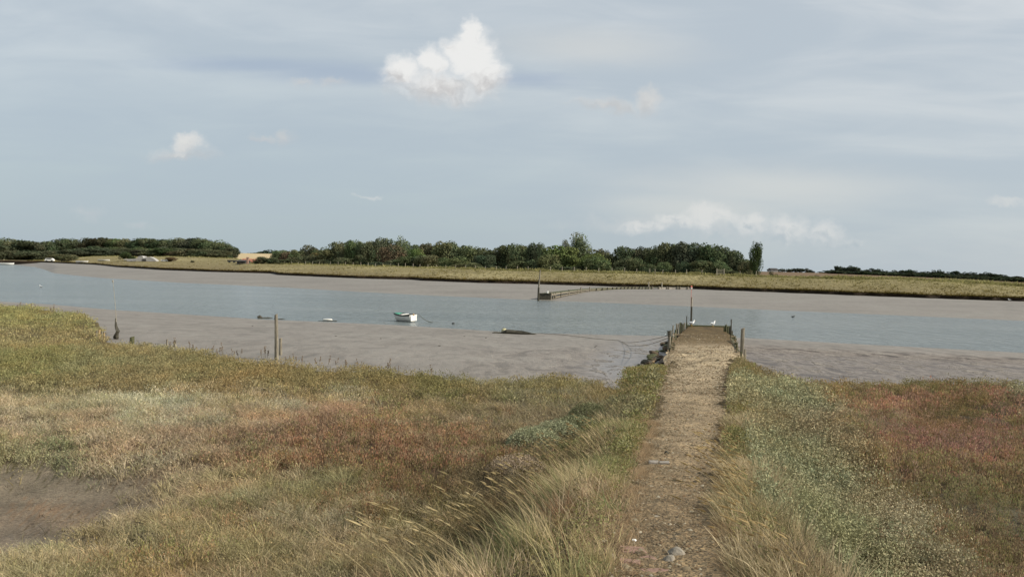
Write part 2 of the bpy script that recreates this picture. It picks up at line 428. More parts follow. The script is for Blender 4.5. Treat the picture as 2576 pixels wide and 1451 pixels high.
FW_U, FW_Y = keyed([at_z(X, Y, 0) for X, Y in [(-20, 663), (0, 664), (45, 667), (88, 672), (134, 687), (200, 694), (268, 700), (450, 711), (692, 722), (897, 734), (1100, 744), (1354, 755), (1607, 765), (1949, 780), (2576, 807)]])
FE_PX = [(-20, 658), (0, 658), (102, 660), (242, 666), (295, 672), (403, 679), (537, 684), (684, 688), (702, 692), (897, 700), (1040, 703.5), (1062, 706), (1193, 711), (1321, 714), (1526, 720), (1741, 727), (1949, 735), (2153, 743), (2400, 752), (2576, 758)]
FE_U, FE_Y = keyed([at_z(X, Y, 1.15) for X, Y in FE_PX])
CREST_OLD = [(-200, 560, 2.3), (0, 560, 2.3), (100, 540, 2.4), (180, 480, 4.2), (242, 455, 5.7), (483, 440, 5.7), (591, 430, 5.0), (640, 345, 3.0), (897, 262, 2.9), (1258, 195, 3.0), (1607, 165, 3.0), (1902, 143, 2.95), (2018, 134, 2.9), (2260, 124, 2.95), (2400, 118, 2.7), (2576, 112, 2.45), (2800, 106, 2.4)]
CREST = [(-200, 654, 420), (0, 657, 420), (100, 656, 420), (180, 649, 430), (242, 644.5, 430), (483, 646.5, 410), (591, 650.5, 390), (629, 663, 310), (897, 669, 258), (1258, 680, 215), (1607, 688, 190), (1902, 695, 178), (2018, 699, 172), (2260, 702, 165), (2448, 712, 160), (2576, 720, 155), (2800, 728, 150)]
_c = []
for X, Y, d in CREST:
    p = at_d(X, Y, d); _c.append((uprime(p[0], p[1]), d, p[2]))
CR_U = np.array([a[0] for a in _c]); CR_Y = np.array([a[1] for a in _c]); CR_Z = np.array([a[2] for a in _c])

PY_ = [-6, 0, 4.3, 6.5, 9.5, 13, 16, 22.5, 30, 40, 52, 60]; PZ_ = [3.4, 3.4, 3.4, 3.15, 2.78, 2.5, 2.36, 2.2, 1.85, 1.5, 1.14, 1.1]
def zp(y): return np.interp(y, PY_, PZ_)
def on_path(X, Y):
    """ray against the path profile"""
    d = ray(X, Y); ys = np.linspace(3, 60, 2400); f = EYE+d[2]*ys-zp(ys)
    i = int(np.argmax(f < 0)); y = ys[i]; return d[0]*y, y, float(zp(y))
PL = [on_path(*p) for p in [(1733, 821), (1716, 835), (1700, 855), (1692, 900), (1662, 950), (1640, 1030), (1618, 1100), (1592, 1170), (1565, 1250), (1548, 1330), (1525, 1445)]]
PR = [on_path(*p) for p in [(1836, 824), (1840, 840), (1846, 860), (1858, 900), (1846, 940), (1836, 1030), (1822, 1130), (1822, 1200), (1818, 1300), (1830, 1380), (1860, 1445)]]
PLy = np.array([p[1] for p in PL])[::-1]; PLx = np.array([p[0] for p in PL])[::-1]
PRy = np.array([p[1] for p in PR])[::-1]; PRx = np.array([p[0] for p in PR])[::-1]
def pl(y): return np.where(y < PLy[0], PLx[0]-(PLy[0]-y)*.12, np.interp(y, PLy, PLx))
def pr(y): return np.where(y < PRy[0], PRx[0]-(PRy[0]-y)*.10, np.interp(y, PRy, PRx))
def side_dist(x, y):
    """metres outside the path (negative inside); sign of second value: -1 left, +1 right"""
    a = pl(y)-x; b = x-pr(y)
    return np.maximum(a, b), np.where(a > b, -1, 1)
JY0 = 29.0; JY1 = float(PLy[-1])
def sst(t): t = np.clip(t, 0, 1); return t*t*(3-2*t)
def near_y(x, y): return np.interp(uprime(x, y), NE_U, NE_Y)+(fbm(x*.8, y*.25, 3)-.5)*1.2
def mud_z(x, y):
    u = uprime(x, y); nw = np.interp(u, NW_U, NW_Y)+(fbm(x*.05+9, y*.02, 3)-.5)*1.5; fw = np.interp(u, FW_U, FW_Y)+(fbm(x*.04+3, y*.02+8, 3)-.5)*1.5
    a = np.minimum(.042*(nw-y), 1.4)
    c = np.minimum(.046*(y-fw)*np.clip(100/np.maximum(fw, 1), .3, 1), 1.15)
    t = np.clip((y-nw)/np.maximum(fw-nw, 1), 0, 1); mid = -1.6*np.sin(math.pi*t)
    z = np.where(y < nw, a, np.where(y > fw, c, mid))
    return z+(fbm(x*.35, y*.35, 3)-.5)*.05*np.clip(np.abs(z)*3, 0.1, 1)

# --- what grows where on the near marsh: (X, Y, kind, colour as it looks in daylight)
# kinds: g grass, r glasswort and seablite, p purslane, y yellow-olive herbs, m bare mud
CT = [
 (40, 780, 'y', (128, 124, 66)), (160, 800, 'y', (126, 120, 66)), (60, 840, 'y', (132, 122, 76)), (200, 850, 'y', (130, 118, 72)), (90, 900, 'y', (118, 116, 62)), (250, 900, 'y', (124, 118, 74)),
 (380, 900, 'y', (128, 118, 74)), (520, 910, 'y', (122, 112, 66)), (660, 930, 'y', (128, 112, 64)), (800, 940, 'y', (122, 110, 64)), (950, 945, 'y', (120, 108, 60)), (1100, 955, 'y', (112, 106, 56)),
 (100, 950, 'y', (118, 110, 68)), (320, 960, 'y', (122, 108, 66)), (560, 965, 'y', (126, 110, 66)), (780, 975, 'g', (128, 114, 76)), (1000, 985, 'g', (124, 110, 74)),
 (40, 1020, 'g', (142, 134, 108)), (170, 1005, 'g', (132, 122, 92)), (330, 1010, 'g', (146, 138, 110)), (440, 1010, 'g', (148, 140, 114)), (560, 1005, 'g', (134, 122, 92)), (700, 1000, 'g', (142, 130, 104)), (880, 975, 'g', (140, 130, 104)),
 (60, 1070, 'g', (140, 124, 100)), (220, 1050, 'g', (138, 120, 94)), (420, 1060, 'g', (134, 114, 88)), (620, 1045, 'g', (136, 112, 86)), (820, 1030, 'g', (132, 106, 82)), (980, 1020, 'r', (122, 92, 68)),
 (1120, 1010, 'g', (120, 106, 78)), (1260, 975, 'g', (116, 106, 68)), (1380, 965, 'y', (118, 108, 62)), (1500, 965, 'g', (112, 102, 64)), (1560, 985, 'g', (104, 94, 60)), (1350, 1010, 'g', (118, 110, 82)), (1450, 1020, 'g', (116, 110, 84)),
 (1300, 1050, 'g', (118, 106, 80)), (1420, 1060, 'g', (110, 100, 72)),
 (30, 1098, 'y', (124, 120, 76)), (140, 1092, 'y', (114, 122, 80)), (250, 1100, 'g', (138, 122, 96)), (340, 1118, 'g', (140, 128, 102)), (420, 1110, 'g', (136, 118, 92)), (540, 1095, 'g', (130, 108, 84)), (640, 1110, 'r', (116, 84, 68)), (760, 1090, 'r', (114, 80, 64)),
 (880, 1080, 'r', (112, 78, 62)), (1000, 1075, 'r', (116, 80, 64)), (1120, 1060, 'r', (118, 88, 68)), (1200, 1080, 'r', (114, 84, 66)), (900, 1130, 'r', (110, 76, 58)), (1020, 1130, 'r', (114, 78, 60)), (1130, 1120, 'r', (112, 76, 60)), (1210, 1120, 'r', (108, 78, 60)),
 (780, 1140, 'r', (112, 80, 62)), (960, 1190, 'r', (108, 78, 56)), (1080, 1180, 'r', (104, 78, 56)), (1000, 1240, 'r', (110, 74, 56)), (1060, 1260, 'y', (108, 100, 50)),
 (250, 1168, 'm', (112, 101, 82)), (330, 1172, 'm', (112, 101, 82)), (240, 1200, 'm', (116, 100, 80)), (320, 1195, 'm', (112, 101, 82)), (190, 1240, 'm', (114, 102, 84)), (420, 1158, 'm', (106, 94, 74)), (400, 1180, 'm', (106, 94, 74)), (280, 1185, 'm', (112, 101, 82)), (60, 1128, 'm', (112, 101, 82)), (170, 1142, 'm', (112, 101, 82)), (290, 1158, 'm', (112, 101, 82)), (385, 1162, 'm', (104, 82, 54)), (20, 1340, 'm', (112, 102, 90)), (110, 1335, 'm', (112, 102, 88)), (60, 1165, 'm', (112, 101, 82)), (180, 1180, 'm', (112, 101, 82)), (300, 1185, 'm', (112, 101, 82)), (400, 1178, 'm', (98, 76, 48)), (80, 1220, 'm', (116, 92, 64)), (200, 1215, 'm', (114, 92, 64)), (60, 1270, 'm', (112, 98, 80)), (60, 1310, 'm', (112, 102, 90)), (120, 1260, 'm', (110, 94, 72)), (10, 1200, 'm', (112, 101, 82)), (10, 1290, 'm', (110, 98, 80)), (130, 1300, 'm', (110, 98, 82)),
 (480, 1190, 'g', (146, 130, 100)), (560, 1180, 'g', (138, 122, 88)), (390, 1235, 'g', (126, 116, 84)), (660, 1170, 'g', (122, 116, 80)), (760, 1210, 'g', (114, 108, 74)), (860, 1200, 'g', (112, 104, 68)), (640, 1230, 'g', (124, 114, 80)), (480, 1260, 'g', (130, 116, 82)),
 (250, 1300, 'y', (112, 106, 64)), (320, 1300, 'g', (134, 118, 86)), (420, 1320, 'g', (128, 114, 78)), (560, 1310, 'r', (118, 92, 64)), (660, 1300, 'g', (126, 108, 76)), (760, 1290, 'g', (134, 120, 92)), (860, 1290, 'g', (140, 126, 98)), (940, 1310, 'g', (136, 124, 94)), (880, 1370, 'g', (126, 114, 82)), (700, 1380, 'y', (118, 108, 66)), (560, 1390, 'g', (122, 108, 72)), (420, 1400, 'r', (120, 94, 62)), (260, 1390, 'g', (128, 116, 80)), (80, 1370, 'g', (140, 130, 92)), (60, 1420, 'g', (132, 120, 86)), (180, 1440, 'g', (124, 112, 76)), (500, 1450, 'g', (118, 104, 70)), (800, 1440, 'g', (124, 110, 80)), (980, 1400, 'g', (112, 104, 72)), (-100, 1400, 'g', (130, 118, 86)), (-100, 1000, 'g', (132, 118, 86)),
 (1230, 1165, 'y', (92, 82, 58)), (1170, 1215, 'y', (88, 78, 54)), (1130, 1290, 'y', (92, 84, 52)), (1060, 1350, 'g', (100, 90, 62)), (990, 1440, 'y', (88, 80, 52)), (1290, 1150, 'r', (96, 78, 62)), (1400, 1085, 'y', (84, 80, 56)), (1480, 1045, 'y', (86, 82, 58)),
 # right of the path
 (1930, 935, 'y', (122, 108, 66)), (2060, 950, 'y', (120, 106, 62)), (2200, 960, 'y', (116, 102, 58)), (2360, 950, 'y', (102, 98, 52)), (2480, 962, 'y', (110, 104, 64)), (2570, 975, 'p', (118, 114, 84)),
 (1930, 970, 'p', (122, 122, 90)), (2010, 990, 'p', (120, 120, 90)), (1960, 1020, 'p', (116, 114, 84)), (2040, 1040, 'p', (118, 112, 86)), (2060, 1080, 'p', (120, 108, 82)), (1930, 1050, 'g', (122, 104, 66)), (2010, 1100, 'p', (114, 110, 80)), (2120, 1100, 'p', (118, 108, 80)), (2000, 1150, 'p', (112, 112, 80)), (2100, 1160, 'p', (118, 112, 84)),
 (2060, 1210, 'p', (112, 116, 86)), (2160, 1220, 'p', (124, 122, 96)), (2100, 1280, 'p', (112, 116, 88)), (2220, 1290, 'p', (130, 126, 102)), (2080, 1350, 'p', (104, 112, 80)), (2200, 1360, 'p', (118, 118, 92)), (2320, 1370, 'p', (124, 118, 92)), (2120, 1430, 'p', (110, 116, 84)), (2280, 1430, 'p', (118, 118, 90)), (2400, 1440, 'p', (116, 106, 82)),
 (2150, 985, 'r', (116, 90, 68)), (2250, 1000, 'r', (126, 86, 76)), (2400, 985, 'r', (122, 84, 70)), (2520, 995, 'r', (132, 86, 78)), (2160, 1040, 'r', (118, 92, 72)), (2280, 1050, 'r', (122, 88, 76)), (2400, 1060, 'y', (116, 92, 58)), (2500, 1050, 'r', (122, 84, 72)), (2340, 1090, 'r', (126, 84, 82)), (2460, 1100, 'r', (124, 86, 84)), (2560, 1120, 'r', (112, 84, 60)),
 (2200, 1110, 'r', (118, 92, 68)), (2300, 1150, 'r', (116, 90, 68)), (2430, 1160, 'r', (114, 86, 66)), (2240, 1180, 'r', (108, 82, 60)), (2350, 1210, 'r', (112, 88, 62)), (2480, 1200, 'r', (112, 90, 62)), (2570, 1180, 'r', (110, 84, 60)),
 (2330, 1260, 'r', (112, 84, 64)), (2430, 1270, 'r', (112, 86, 66)), (2400, 1330, 'r', (114, 88, 68)), (2500, 1340, 'r', (114, 88, 70)), (2520, 1420, 'r', (108, 84, 66)), (2650, 1300, 'r', (108, 84, 62)), (2650, 1050, 'r', (112, 86, 62)),
 (2440, 1012, 'y', (98, 90, 48)), (2500, 1034, 'm', (56, 54, 34)), (2560, 1046, 'm', (52, 50, 32)), (2300, 1222, 'm', (70, 54, 38)), (2545, 1235, 'm', (66, 66, 42)), (2570, 1262, 'm', (74, 76, 54)), (2500, 1258, 'm', (84, 78, 54)),
]
CTX = np.array([c[0] for c in CT], float); CTY = np.array([c[1] for c in CT], float)
CTK = np.array([c[2] for c in CT]); CTC = np.array([lin(c[3])*np.array({'r': (1.28, 1.58, 1.22), 'g': (1.22, 1.20, 1.16), 'y': (1.06, 1.05, 1.0), 'p': (1.24, 1.16, .98), 'm': (1.25, 1.25, 1.25)}[c[2]]) for c in CT])
DESAT = .25
def cover(x, y, z=2.1):
    """kind and colour of the plant cover at ground points"""
    x = np.asarray(x, float); y = np.asarray(y, float)
    X, Y = to_px(x, np.maximum(y, 2.5), np.full_like(x, z)+.17)
    h = np.maximum(Y-640, 60)                        # patches keep their size on the ground
    wx = (fbm(x*.9+31, y*.9+7, 4)-.5); wy = (fbm(x*.9+77, y*.9+53, 4)-.5)
    X = X+wx*h*.42; Y = Y+wy*h*.20
    X = X+RNG.normal(0, 1, len(x))*h*.085; Y = Y+RNG.normal(0, 1, len(x))*h*.03
    kind = np.empty(len(x), '<U1'); col = np.empty((len(x), 3))
    for s in range(0, len(x), 60000):
        sl = slice(s, s+60000)
        sc = (h[sl]/300)[:, None]
        d2 = ((X[sl, None]-CTX)/(70*sc))**2+((Y[sl, None]-CTY)/(26*sc))**2
        i = np.argmin(d2, 1); kind[sl] = CTK[i]
        w = 1/(d2+.15)**2.2; w /= w.sum(1)[:, None]
        c = w @ CTC; col[sl] = .78*c+.22*CTC[i]
    lum = (col*np.array([.3, .55, .15])).sum(1)[:, None]; col = col*(1-DESAT)+lum*DESAT
    m1 = (fbm(x*1.6+11, y*1.6+5, 4)-.5)[:, None]; m2 = (fbm(x*3.7+1, y*3.7+8, 3)-.5)[:, None]
    col = col*(1+np.array([.30, -.02, -.12])*m1*(kind != 'm')[:, None])*(1+.6*m2)
    return kind, col
def marsh_z(x, y):
    x = np.asarray(x, float); y = np.asarray(y, float)
    base = 2.08+(fbm(x*.45, y*.45, 4)-.5)*.22+(fbm(x*1.9+5, y*1.9, 3)-.5)*.17
    X, Y = to_px(x, np.maximum(y, 2.5), np.full_like(x, 2.1))
    # pan of mud on the left, little creek holes on the right
    pan = np.exp(-(((X-165)/300)**2+((Y-1230)/95)**2)**1.5)*.17+np.exp(-(((X-20)/150)**2+((Y-1335)/45)**2))*.11
    pan = pan+np.exp(-(((X-2530)/110)**2+((Y-1038-(X-2530)*.12)/10)**2))*.25+np.exp(-(((X-2570)/120)**2+((Y-1250)/35)**2))*.12+np.exp(-(((X-2290)/50)**2+((Y-1222)/12)**2))*.2
    pan = pan+np.exp(-(((X-1590)/70)**2+((Y-985)/20)**2))*.35
    base = np.where(pan > .1, base*.4+2.08*.6, base)-pan
    wall = np.clip((6.8-y)/3.6, 0, 1)*1.25; base = base+wall
    s, sd_ = side_dist(x, y)
    top = zp(y)+(fbm(x*1.3, y*1.3, 3)-.5)*.05
    wdt = np.where(sd_ < 0, 1.9, 1.7)*np.clip(1.0+(6-y)*.02, .6, 1.2)
    fall = sst((s+.05)/wdt)
    cw = base+(top-base)*(1-fall)+.05*np.exp(-((s-.25)/.25)**2)
    return np.where(top > base, cw, base)

# near marsh sheet
def fan(us, rows, zf):
    """rows: array (nrows, ncols) of y; returns verts, quads"""
    U = np.broadcast_to(us, rows.shape); X = U*(rows+UOFF); Z = zf(X.ravel(), rows.ravel()).reshape(rows.shape)
    V = np.stack([X, rows, Z], -1).reshape(-1, 3); nr, nc = rows.shape
    i = np.arange(nr-1)[:, None]*nc+np.arange(nc-1)[None, :]; i = i.ravel()
    Q = np.stack([i, i+1, i+nc+1, i+nc], 1); return V, Q
us = np.concatenate([np.linspace(-1.6, -.62, 60)[:-1], np.linspace(-.62, .62, 900), np.linspace(.62, 1.6, 60)[1:]])
ye = np.interp(us, NE_U, NE_Y)
ye = ye+(fbm(us*40, us*0+2, 4)-.5)*1.6
t = np.linspace(0, 1, 230)[:, None]
y0 = -4.0
rows = y0+(ye[None, :]-y0)*((np.exp(t*1.9)-1)/(math.exp(1.9)-1))
V1, Q1 = fan(us, rows, marsh_z)
kk, cc = cover(V1[:, 0], V1[:, 1])
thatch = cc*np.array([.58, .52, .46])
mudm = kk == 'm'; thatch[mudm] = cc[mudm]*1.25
s_, _ = side_dist(V1[:, 0], V1[:, 1]); v_ = np.clip(1-s_/1.3, 0, 1)[:, None]
thatch = thatch*(1-v_)+lin((96, 82, 50))*.8*v_
nc = len(us); last = V1[-nc:].copy()
ex = []; exc = []
for dy, zf, c in ((.10, .78, (70, 52, 34)), (.22, .35, (58, 42, 28)), (.5, -.12, (70, 56, 42))):
    r_ = last.copy(); r_[:, 1] += dy+(fbm(us*160, us*0+dy*30, 3)-.5)*.25
    mz = mud_z(r_[:, 0], r_[:, 1]); r_[:, 2] = mz+(last[:, 2]-mz)*zf if zf > 0 else mz-.15
    ex.append(r_); exc.append(np.tile(lin(c)*.8, (nc, 1)))
V1 = np.concatenate([V1]+ex); thatch = np.concatenate([thatch]+exc)
nr = len(V1)//nc
i = (np.arange(nr-1)[:, None]*nc+np.arange(nc-1)[None, :]).ravel(); Q1 = np.stack([i, i+1, i+nc+1, i+nc], 1)
marsh = tag(fast_mesh('marsh_ground', V1, None, M_GROUND, thatch, Q1, smooth=True), kind='structure')

# mud and river bed
us2 = np.concatenate([np.linspace(-1.6, -.62, 40)[:-1], np.linspace(-.62, .62, 420), np.linspace(.62, 1.6, 40)[1:]])
a0 = np.interp(us2, NE_U, NE_Y)-3; a1 = np.interp(us2, NW_U, NW_Y); a2 = np.interp(us2, FW_U, FW_Y); a3 = np.interp(us2, FE_U, FE_Y)+8
seg = []
for A, B, n, e in ((a0, a1, 110, 0), (a1, a2, 40, 0), (a2, a3, 60, 1)):
    tt = np.linspace(0, 1, n)[:, None]
    if e == 0 and len(seg) == 0: tt = tt[:-1]
    elif e == 0: tt = tt[:-1]
    seg.append(A+(B-A)*tt)
rows = np.concatenate(seg)
V2, Q2 = fan(us2, rows, mud_z)
X_, Y_ = to_px(V2[:, 0], V2[:, 1], V2[:, 2])
nearm = (V2[:, 1] < np.interp(uprime(V2[:, 0], V2[:, 1]), NW_U, NW_Y)+2)
churn = np.where(nearm, np.clip((X_-950)/600, .15, 1)*np.clip((Y_-845)/45, 0, 1)*.7, 0)
churn = np.where(nearm & (X_ > 1850), 1.0*np.clip((Y_-858-(X_-1870)*.045)/18, .25, 1), churn)
churn = np.maximum(churn, np.where(nearm, .22, .08))
pud = np.where(nearm, np.exp(-(((X_-1585)/95)**2+((Y_-905-(1585-X_)*.25)/45)**2))*1.2+np.where(X_ > 1860, .6*np.clip((Y_-862-(X_-1870)*.045)/30, 0, 1), 0)+np.clip((X_-1200)/400, 0, 1)*np.clip((1750-X_)/60, 0, 1)*.30*np.clip((Y_-860)/40, 0, 1), 0)
cm = np.stack([churn, np.clip(pud, 0, 1), churn*0], 1)
tag(fast_mesh('mud_flat', V2, None, M_MUD, cm, Q2, smooth=True), kind='structure')

# river
bm = bmesh.new()
for v in ((-900, 6, 0), (700, 6, 0), (700, 900, 0), (-900, 900, 0)): bm.verts.new(v)
bm.faces.new(bm.verts); tag(obj('river_water', bm, M_WATER), kind='structure')
# puddle in the mud pan
bm = bmesh.new(); pp = [(-160, 1258), (-60, 1262), (20, 1266), (90, 1274), (135, 1288), (175, 1310), (180, 1350), (130, 1390), (40, 1410), (-160, 1415)]
for k, (X, Y) in enumerate(pp):
    x, y = at_z(X, Y, 1.895); bm.verts.new((x, y, 1.895))
bm.faces.new(bm.verts)
b = NB('still_puddle'); p = b.principled((.20, .185, .16), .10, b.bump(b.noise(3, 3, .5, b.pos()), .01), .5)
tag(obj('puddle', bm, b.m), kind='structure')

# path sheet (follows the causeway top, a hand's breadth of crown in the middle)
ys = np.concatenate([np.linspace(-3, 30, 500)]); ws = np.linspace(-.02, 1.02, 44)
YY = np.repeat(ys[:, None], len(ws), 1); lo = pl(ys)[:, None]-.12; hi = pr(ys)[:, None]+.12
edge = (fbm(ys*1.5, ys*0+3, 3)-.5)[:, None]*.25; edge2 = (fbm(ys*1.5, ys*0+30, 3)-.5)[:, None]*.25
XX = lo+edge+(hi-lo+edge2-edge)*ws[None, :]
ZZ = marsh_z(XX.ravel(), YY.ravel()).reshape(XX.shape)
ZZ = np.maximum(ZZ, zp(YY)-.03)+.012+(fbm(XX*5, YY*5, 3)-.5)*.03-np.abs(ws[None, :]-.5)**4*.9
VP = np.stack([XX, YY, ZZ], -1).reshape(-1, 3)
nc = len(ws); i = (np.arange(len(ys)-1)[:, None]*nc+np.arange(nc-1)[None, :]).ravel(); QP = np.stack([i, i+1, i+nc+1, i+nc], 1)
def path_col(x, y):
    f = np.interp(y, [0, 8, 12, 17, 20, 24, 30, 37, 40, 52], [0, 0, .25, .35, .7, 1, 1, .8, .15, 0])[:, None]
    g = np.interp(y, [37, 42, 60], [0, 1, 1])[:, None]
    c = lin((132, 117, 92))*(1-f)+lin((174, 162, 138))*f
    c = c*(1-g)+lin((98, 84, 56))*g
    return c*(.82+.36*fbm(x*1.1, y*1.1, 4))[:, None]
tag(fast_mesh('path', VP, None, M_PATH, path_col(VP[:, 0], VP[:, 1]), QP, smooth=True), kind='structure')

# ------------------------------------------------------------------ far shore
def far_z(x, y):
    u = uprime(x, y); fe = np.interp(u, FE_U, FE_Y); cy = np.interp(u, CR_U, CR_Y); czz = np.interp(u, CR_U, CR_Z)
    t = np.clip((y-fe)/np.maximum(cy-fe, 1), 0, 1)
    z = 1.68+(czz-1.68)*sst((t-.12)/.88)**1.4
    b = np.clip((y-cy)/25, 0, 1)
    leftk = np.clip((-.24-u)/.05, 0, 1)                # the high ground under the western wood keeps its height
    low = np.where(u > .22, 2.0+.0035*(y-200), 2.0)
    behind = czz+(low-czz)*sst(b)*(1-leftk)
    z = np.where(y > cy, behind, z)
    z = np.where(y > 620, z-(y-620)*.04, z)
    return z+(fbm(x*.12, y*.12, 4)-.5)*.35*np.clip(t*3, .2, 1)
us3 = np.linspace(-1.2, 1.2, 700)
fe = np.interp(us3, FE_U, FE_Y)+(fbm(us3*60, us3*0+1, 4)-.5)*2.2
cyy = np.interp(us3, CR_U, CR_Y)
prof = [fe+.8, fe+.45, fe+.15, fe]
r0 = fe[None, :]+(cyy-fe)[None, :]*np.linspace(0.01, 1, 46)[:, None]
r1 = cyy[None, :]+np.array([3, 6, 10, 16, 24, 35, 60, 100, 160, 260, 500, 1200, 4000])[:, None]
rows = np.concatenate([np.stack([fe-.5, fe-.3, fe-.12]), fe[None, :], r0, r1])
V3, Q3 = fan(us3, rows, far_z); n3 = len(us3)
V3[0:n3, 2] = .6; V3[n3:2*n3, 2] = 1.15; V3[2*n3:3*n3, 2] = 1.5
uu = uprime(V3[:, 0], V3[:, 1]); fev = np.tile(fe, len(rows)); cyv = np.tile(cyy, len(rows))
tt = np.clip((V3[:, 1]-fev)/np.maximum(cyv-fev, 1), 0, 1.2)
nz = fbm(V3[:, 0]*.08, V3[:, 1]*.08, 4)[:, None]; nz2 = fbm(V3[:, 0]*.3+4, V3[:, 1]*.12, 3)[:, None]
cA = lin((132, 116, 82)); cB = lin((146, 136, 96)); cC = lin((118, 108, 76)); cD = lin((158, 148, 110))
f = np.interp(tt, [0, .25, .6, 1.0], [0, .25, .8, 1])[:, None]
col = cA*.56*(1-f)+cB*.72*f; col = col*(1-nz2*.6)+cC*nz2*.6; k2 = np.clip((nz-.5)*4, 0, 1)*.5; col = col*(1-k2)+cD*k2
col[:4*n3] = lin((52, 40, 24))*.6; col[:2*n3] = lin((40, 30, 20))*.5
b = NB('far_turf'); a = b.n('ShaderNodeVertexColor'); a.layer_name = 'Col'
n1 = b.noise(.9, 6, .7, b.pos((1, .5, 1))); cl = b.mix(.8, a.outputs[0], b.ramp(n1, [(.3, (.62, .62, .58)), (.7, (1.3, 1.28, 1.2))]), 'MULTIPLY')
b.principled(cl, .9, b.bump(n1, .35), .2)
tag(fast_mesh('far_bank', V3, None, b.m, col, Q3, smooth=True), kind='structure')

def sheet(name, X0, X1, d0, d1, zf, mat, n=40, mrows=12):
    us_ = np.linspace(ray(X0, 680)[0], ray(X1, 680)[0], n); ds = np.linspace(d0, d1, mrows)
    D, U = np.meshgrid(ds, us_, indexing='ij'); X = U*D; Z = zf(X, D)
    V = np.stack([X, D, Z], -1).reshape(-1, 3); i = (np.arange(mrows-1)[:, None]*n+np.arange(n-1)[None, :]).ravel()
    return tag(fast_mesh(name, V, None, mat, None, np.stack([i, i+1, i+n+1, i+n], 1), smooth=True), kind='structure')
def fieldmat(name, c1, c2, sc):
    b = NB(name); n1 = b.noise(sc, 6, .7, b.pos((.4, 1, 1))); b.principled(b.ramp(n1, [(.3, c1), (.7, c2)]), .95, b.bump(n1, .3), .1); return b.m
sheet('wheat_field', 540, 800, 560, 800, lambda x, y: 1.0+8.4*sst((y-540)/260)-0*x, fieldmat('stubble', (.36, .28, .16), (.46, .37, .22), .05))
sheet('ploughed_field', 1880, 2850, 205, 618, lambda x, y: 2.2+0*x+.0035*(y-200), fieldmat('ploughed_soil', (.105, .070, .042), (.17, .118, .07), .08))

# far grass: rough tussocks on the bank and the crest
def tri_tufts(px, py, pz, h, w, col, n_bl, lean=(-.15, 0), spread=.35, cjit=.18):
    """cheap tufts: n_bl single-triangle blades each"""
    n = len(px); idx = np.repeat(np.arange(n), n_bl); m_ = len(idx)
    ang = RNG.random(m_)*2*np.pi; rr = np.sqrt(RNG.random(m_))*spread*h[idx]
    bx_ = px[idx]+np.cos(ang)*rr*.5; by = py[idx]+np.sin(ang)*rr*.5; hh = h[idx]*(.55+.6*RNG.random(m_))
    az = RNG.random(m_)*np.pi; dx = np.cos(az)*w[idx]/2; dy = np.sin(az)*w[idx]/2
    tx = bx_+np.cos(ang)*rr+lean[0]*hh; ty = by+np.sin(ang)*rr+lean[1]*hh
    V = np.stack([np.stack([bx_-dx, by-dy, pz[idx]-.03], 1), np.stack([bx_+dx, by+dy, pz[idx]-.03], 1), np.stack([tx, ty, pz[idx]+hh], 1)], 1).reshape(-1, 3)
    T = np.arange(m_*3).reshape(-1, 3)
    c = col[idx]*(1+cjit*(RNG.random((m_, 1))*2-1))
    c3 = np.repeat(c, 3, 0)
    return V, T, c3
n = 26000
u_ = RNG.uniform(-.56, .60, n); fe_ = np.interp(u_, FE_U, FE_Y); cy_ = np.interp(u_, CR_U, CR_Y)
t_ = RNG.random(n)**.7; crest = RNG.random(n) < .35; edge_ = (~crest) & (RNG.random(n) < .35)
t_ = np.where(crest, 1+RNG.normal(0, .03, n), np.where(edge_, RNG.random(n)*.02-.004, t_))
y_ = fe_+(cy_-fe_)*t_+np.where(edge_, (fbm(u_*60, u_*0+1, 4)-.5)*2.2, 0); x_ = u_*(y_+UOFF); z_ = far_z(x_, y_)
hh = (.10+.26*RNG.random(n)**3)*np.where(crest, 1.9, 1)*(.4+1.2*fbm(x_*.25, y_*.12, 3))
q = fbm(x_*.15, y_*.15, 3)[:, None]; tq = np.clip(t_, 0, 1)[:, None]**1.5; cg = (lin((118, 104, 68))*(1-tq)+(lin((154, 150, 104))*q+lin((130, 126, 80))*(1-q))*tq)*(.85+.25*RNG.random((n, 1)))
cg = np.where(edge_[:, None], lin((88, 78, 40)), cg)
V, T, c = tri_tufts(x_, y_, z_, hh, hh*.6, cg, 4, spread=1.4)
tag(fast_mesh('far_grass', V, T, M_GRASS, c), 'rough yellowish grass tussocks along the far river bank', 'grass', kind='stuff')

# ------------------------------------------------------------------ near marsh plants
def blades(px, py, pz, h, w, col, lean, curl, segs=2, cjit=.15, dirjit=1.0, tipcol=None):
    """arching blades; lean (n,2) horizontal drift per unit height"""
    n = len(px); az = RNG.random(n)*np.pi
    dx = np.cos(az)*w/2; dy = np.sin(az)*w/2
    V = []
    for k in range(segs):
        t_ = k/segs; wv = 1-.55*t_
        ox = lean[:, 0]*h*(t_*(1-curl)+t_*t_*curl); oy = lean[:, 1]*h*(t_*(1-curl)+t_*t_*curl); oz = h*(t_-.18*curl*t_*t_)
        V.append(np.stack([px+ox-dx*wv, py+oy-dy*wv, pz+oz], 1)); V.append(np.stack([px+ox+dx*wv, py+oy+dy*wv, pz+oz], 1))
    V.append(np.stack([px+lean[:, 0]*h, py+lean[:, 1]*h, pz+h*(1-.18*curl)], 1))
    nv = 2*segs+1; V = np.stack(V, 1).reshape(-1, 3)
    base = np.arange(n)[:, None]*nv; T = []
    for k in range(segs-1):
        T.append(base+np.array([[2*k, 2*k+1, 2*k+3]])); T.append(base+np.array([[2*k, 2*k+3, 2*k+2]]))
    k = segs-1; T.append(base+np.array([[2*k, 2*k+1, 2*k+2]]))
    T = np.concatenate(T)
    c = col*(1+cjit*(RNG.random((n, 1))*2-1))
    return V, T, np.repeat(c, nv, 0)
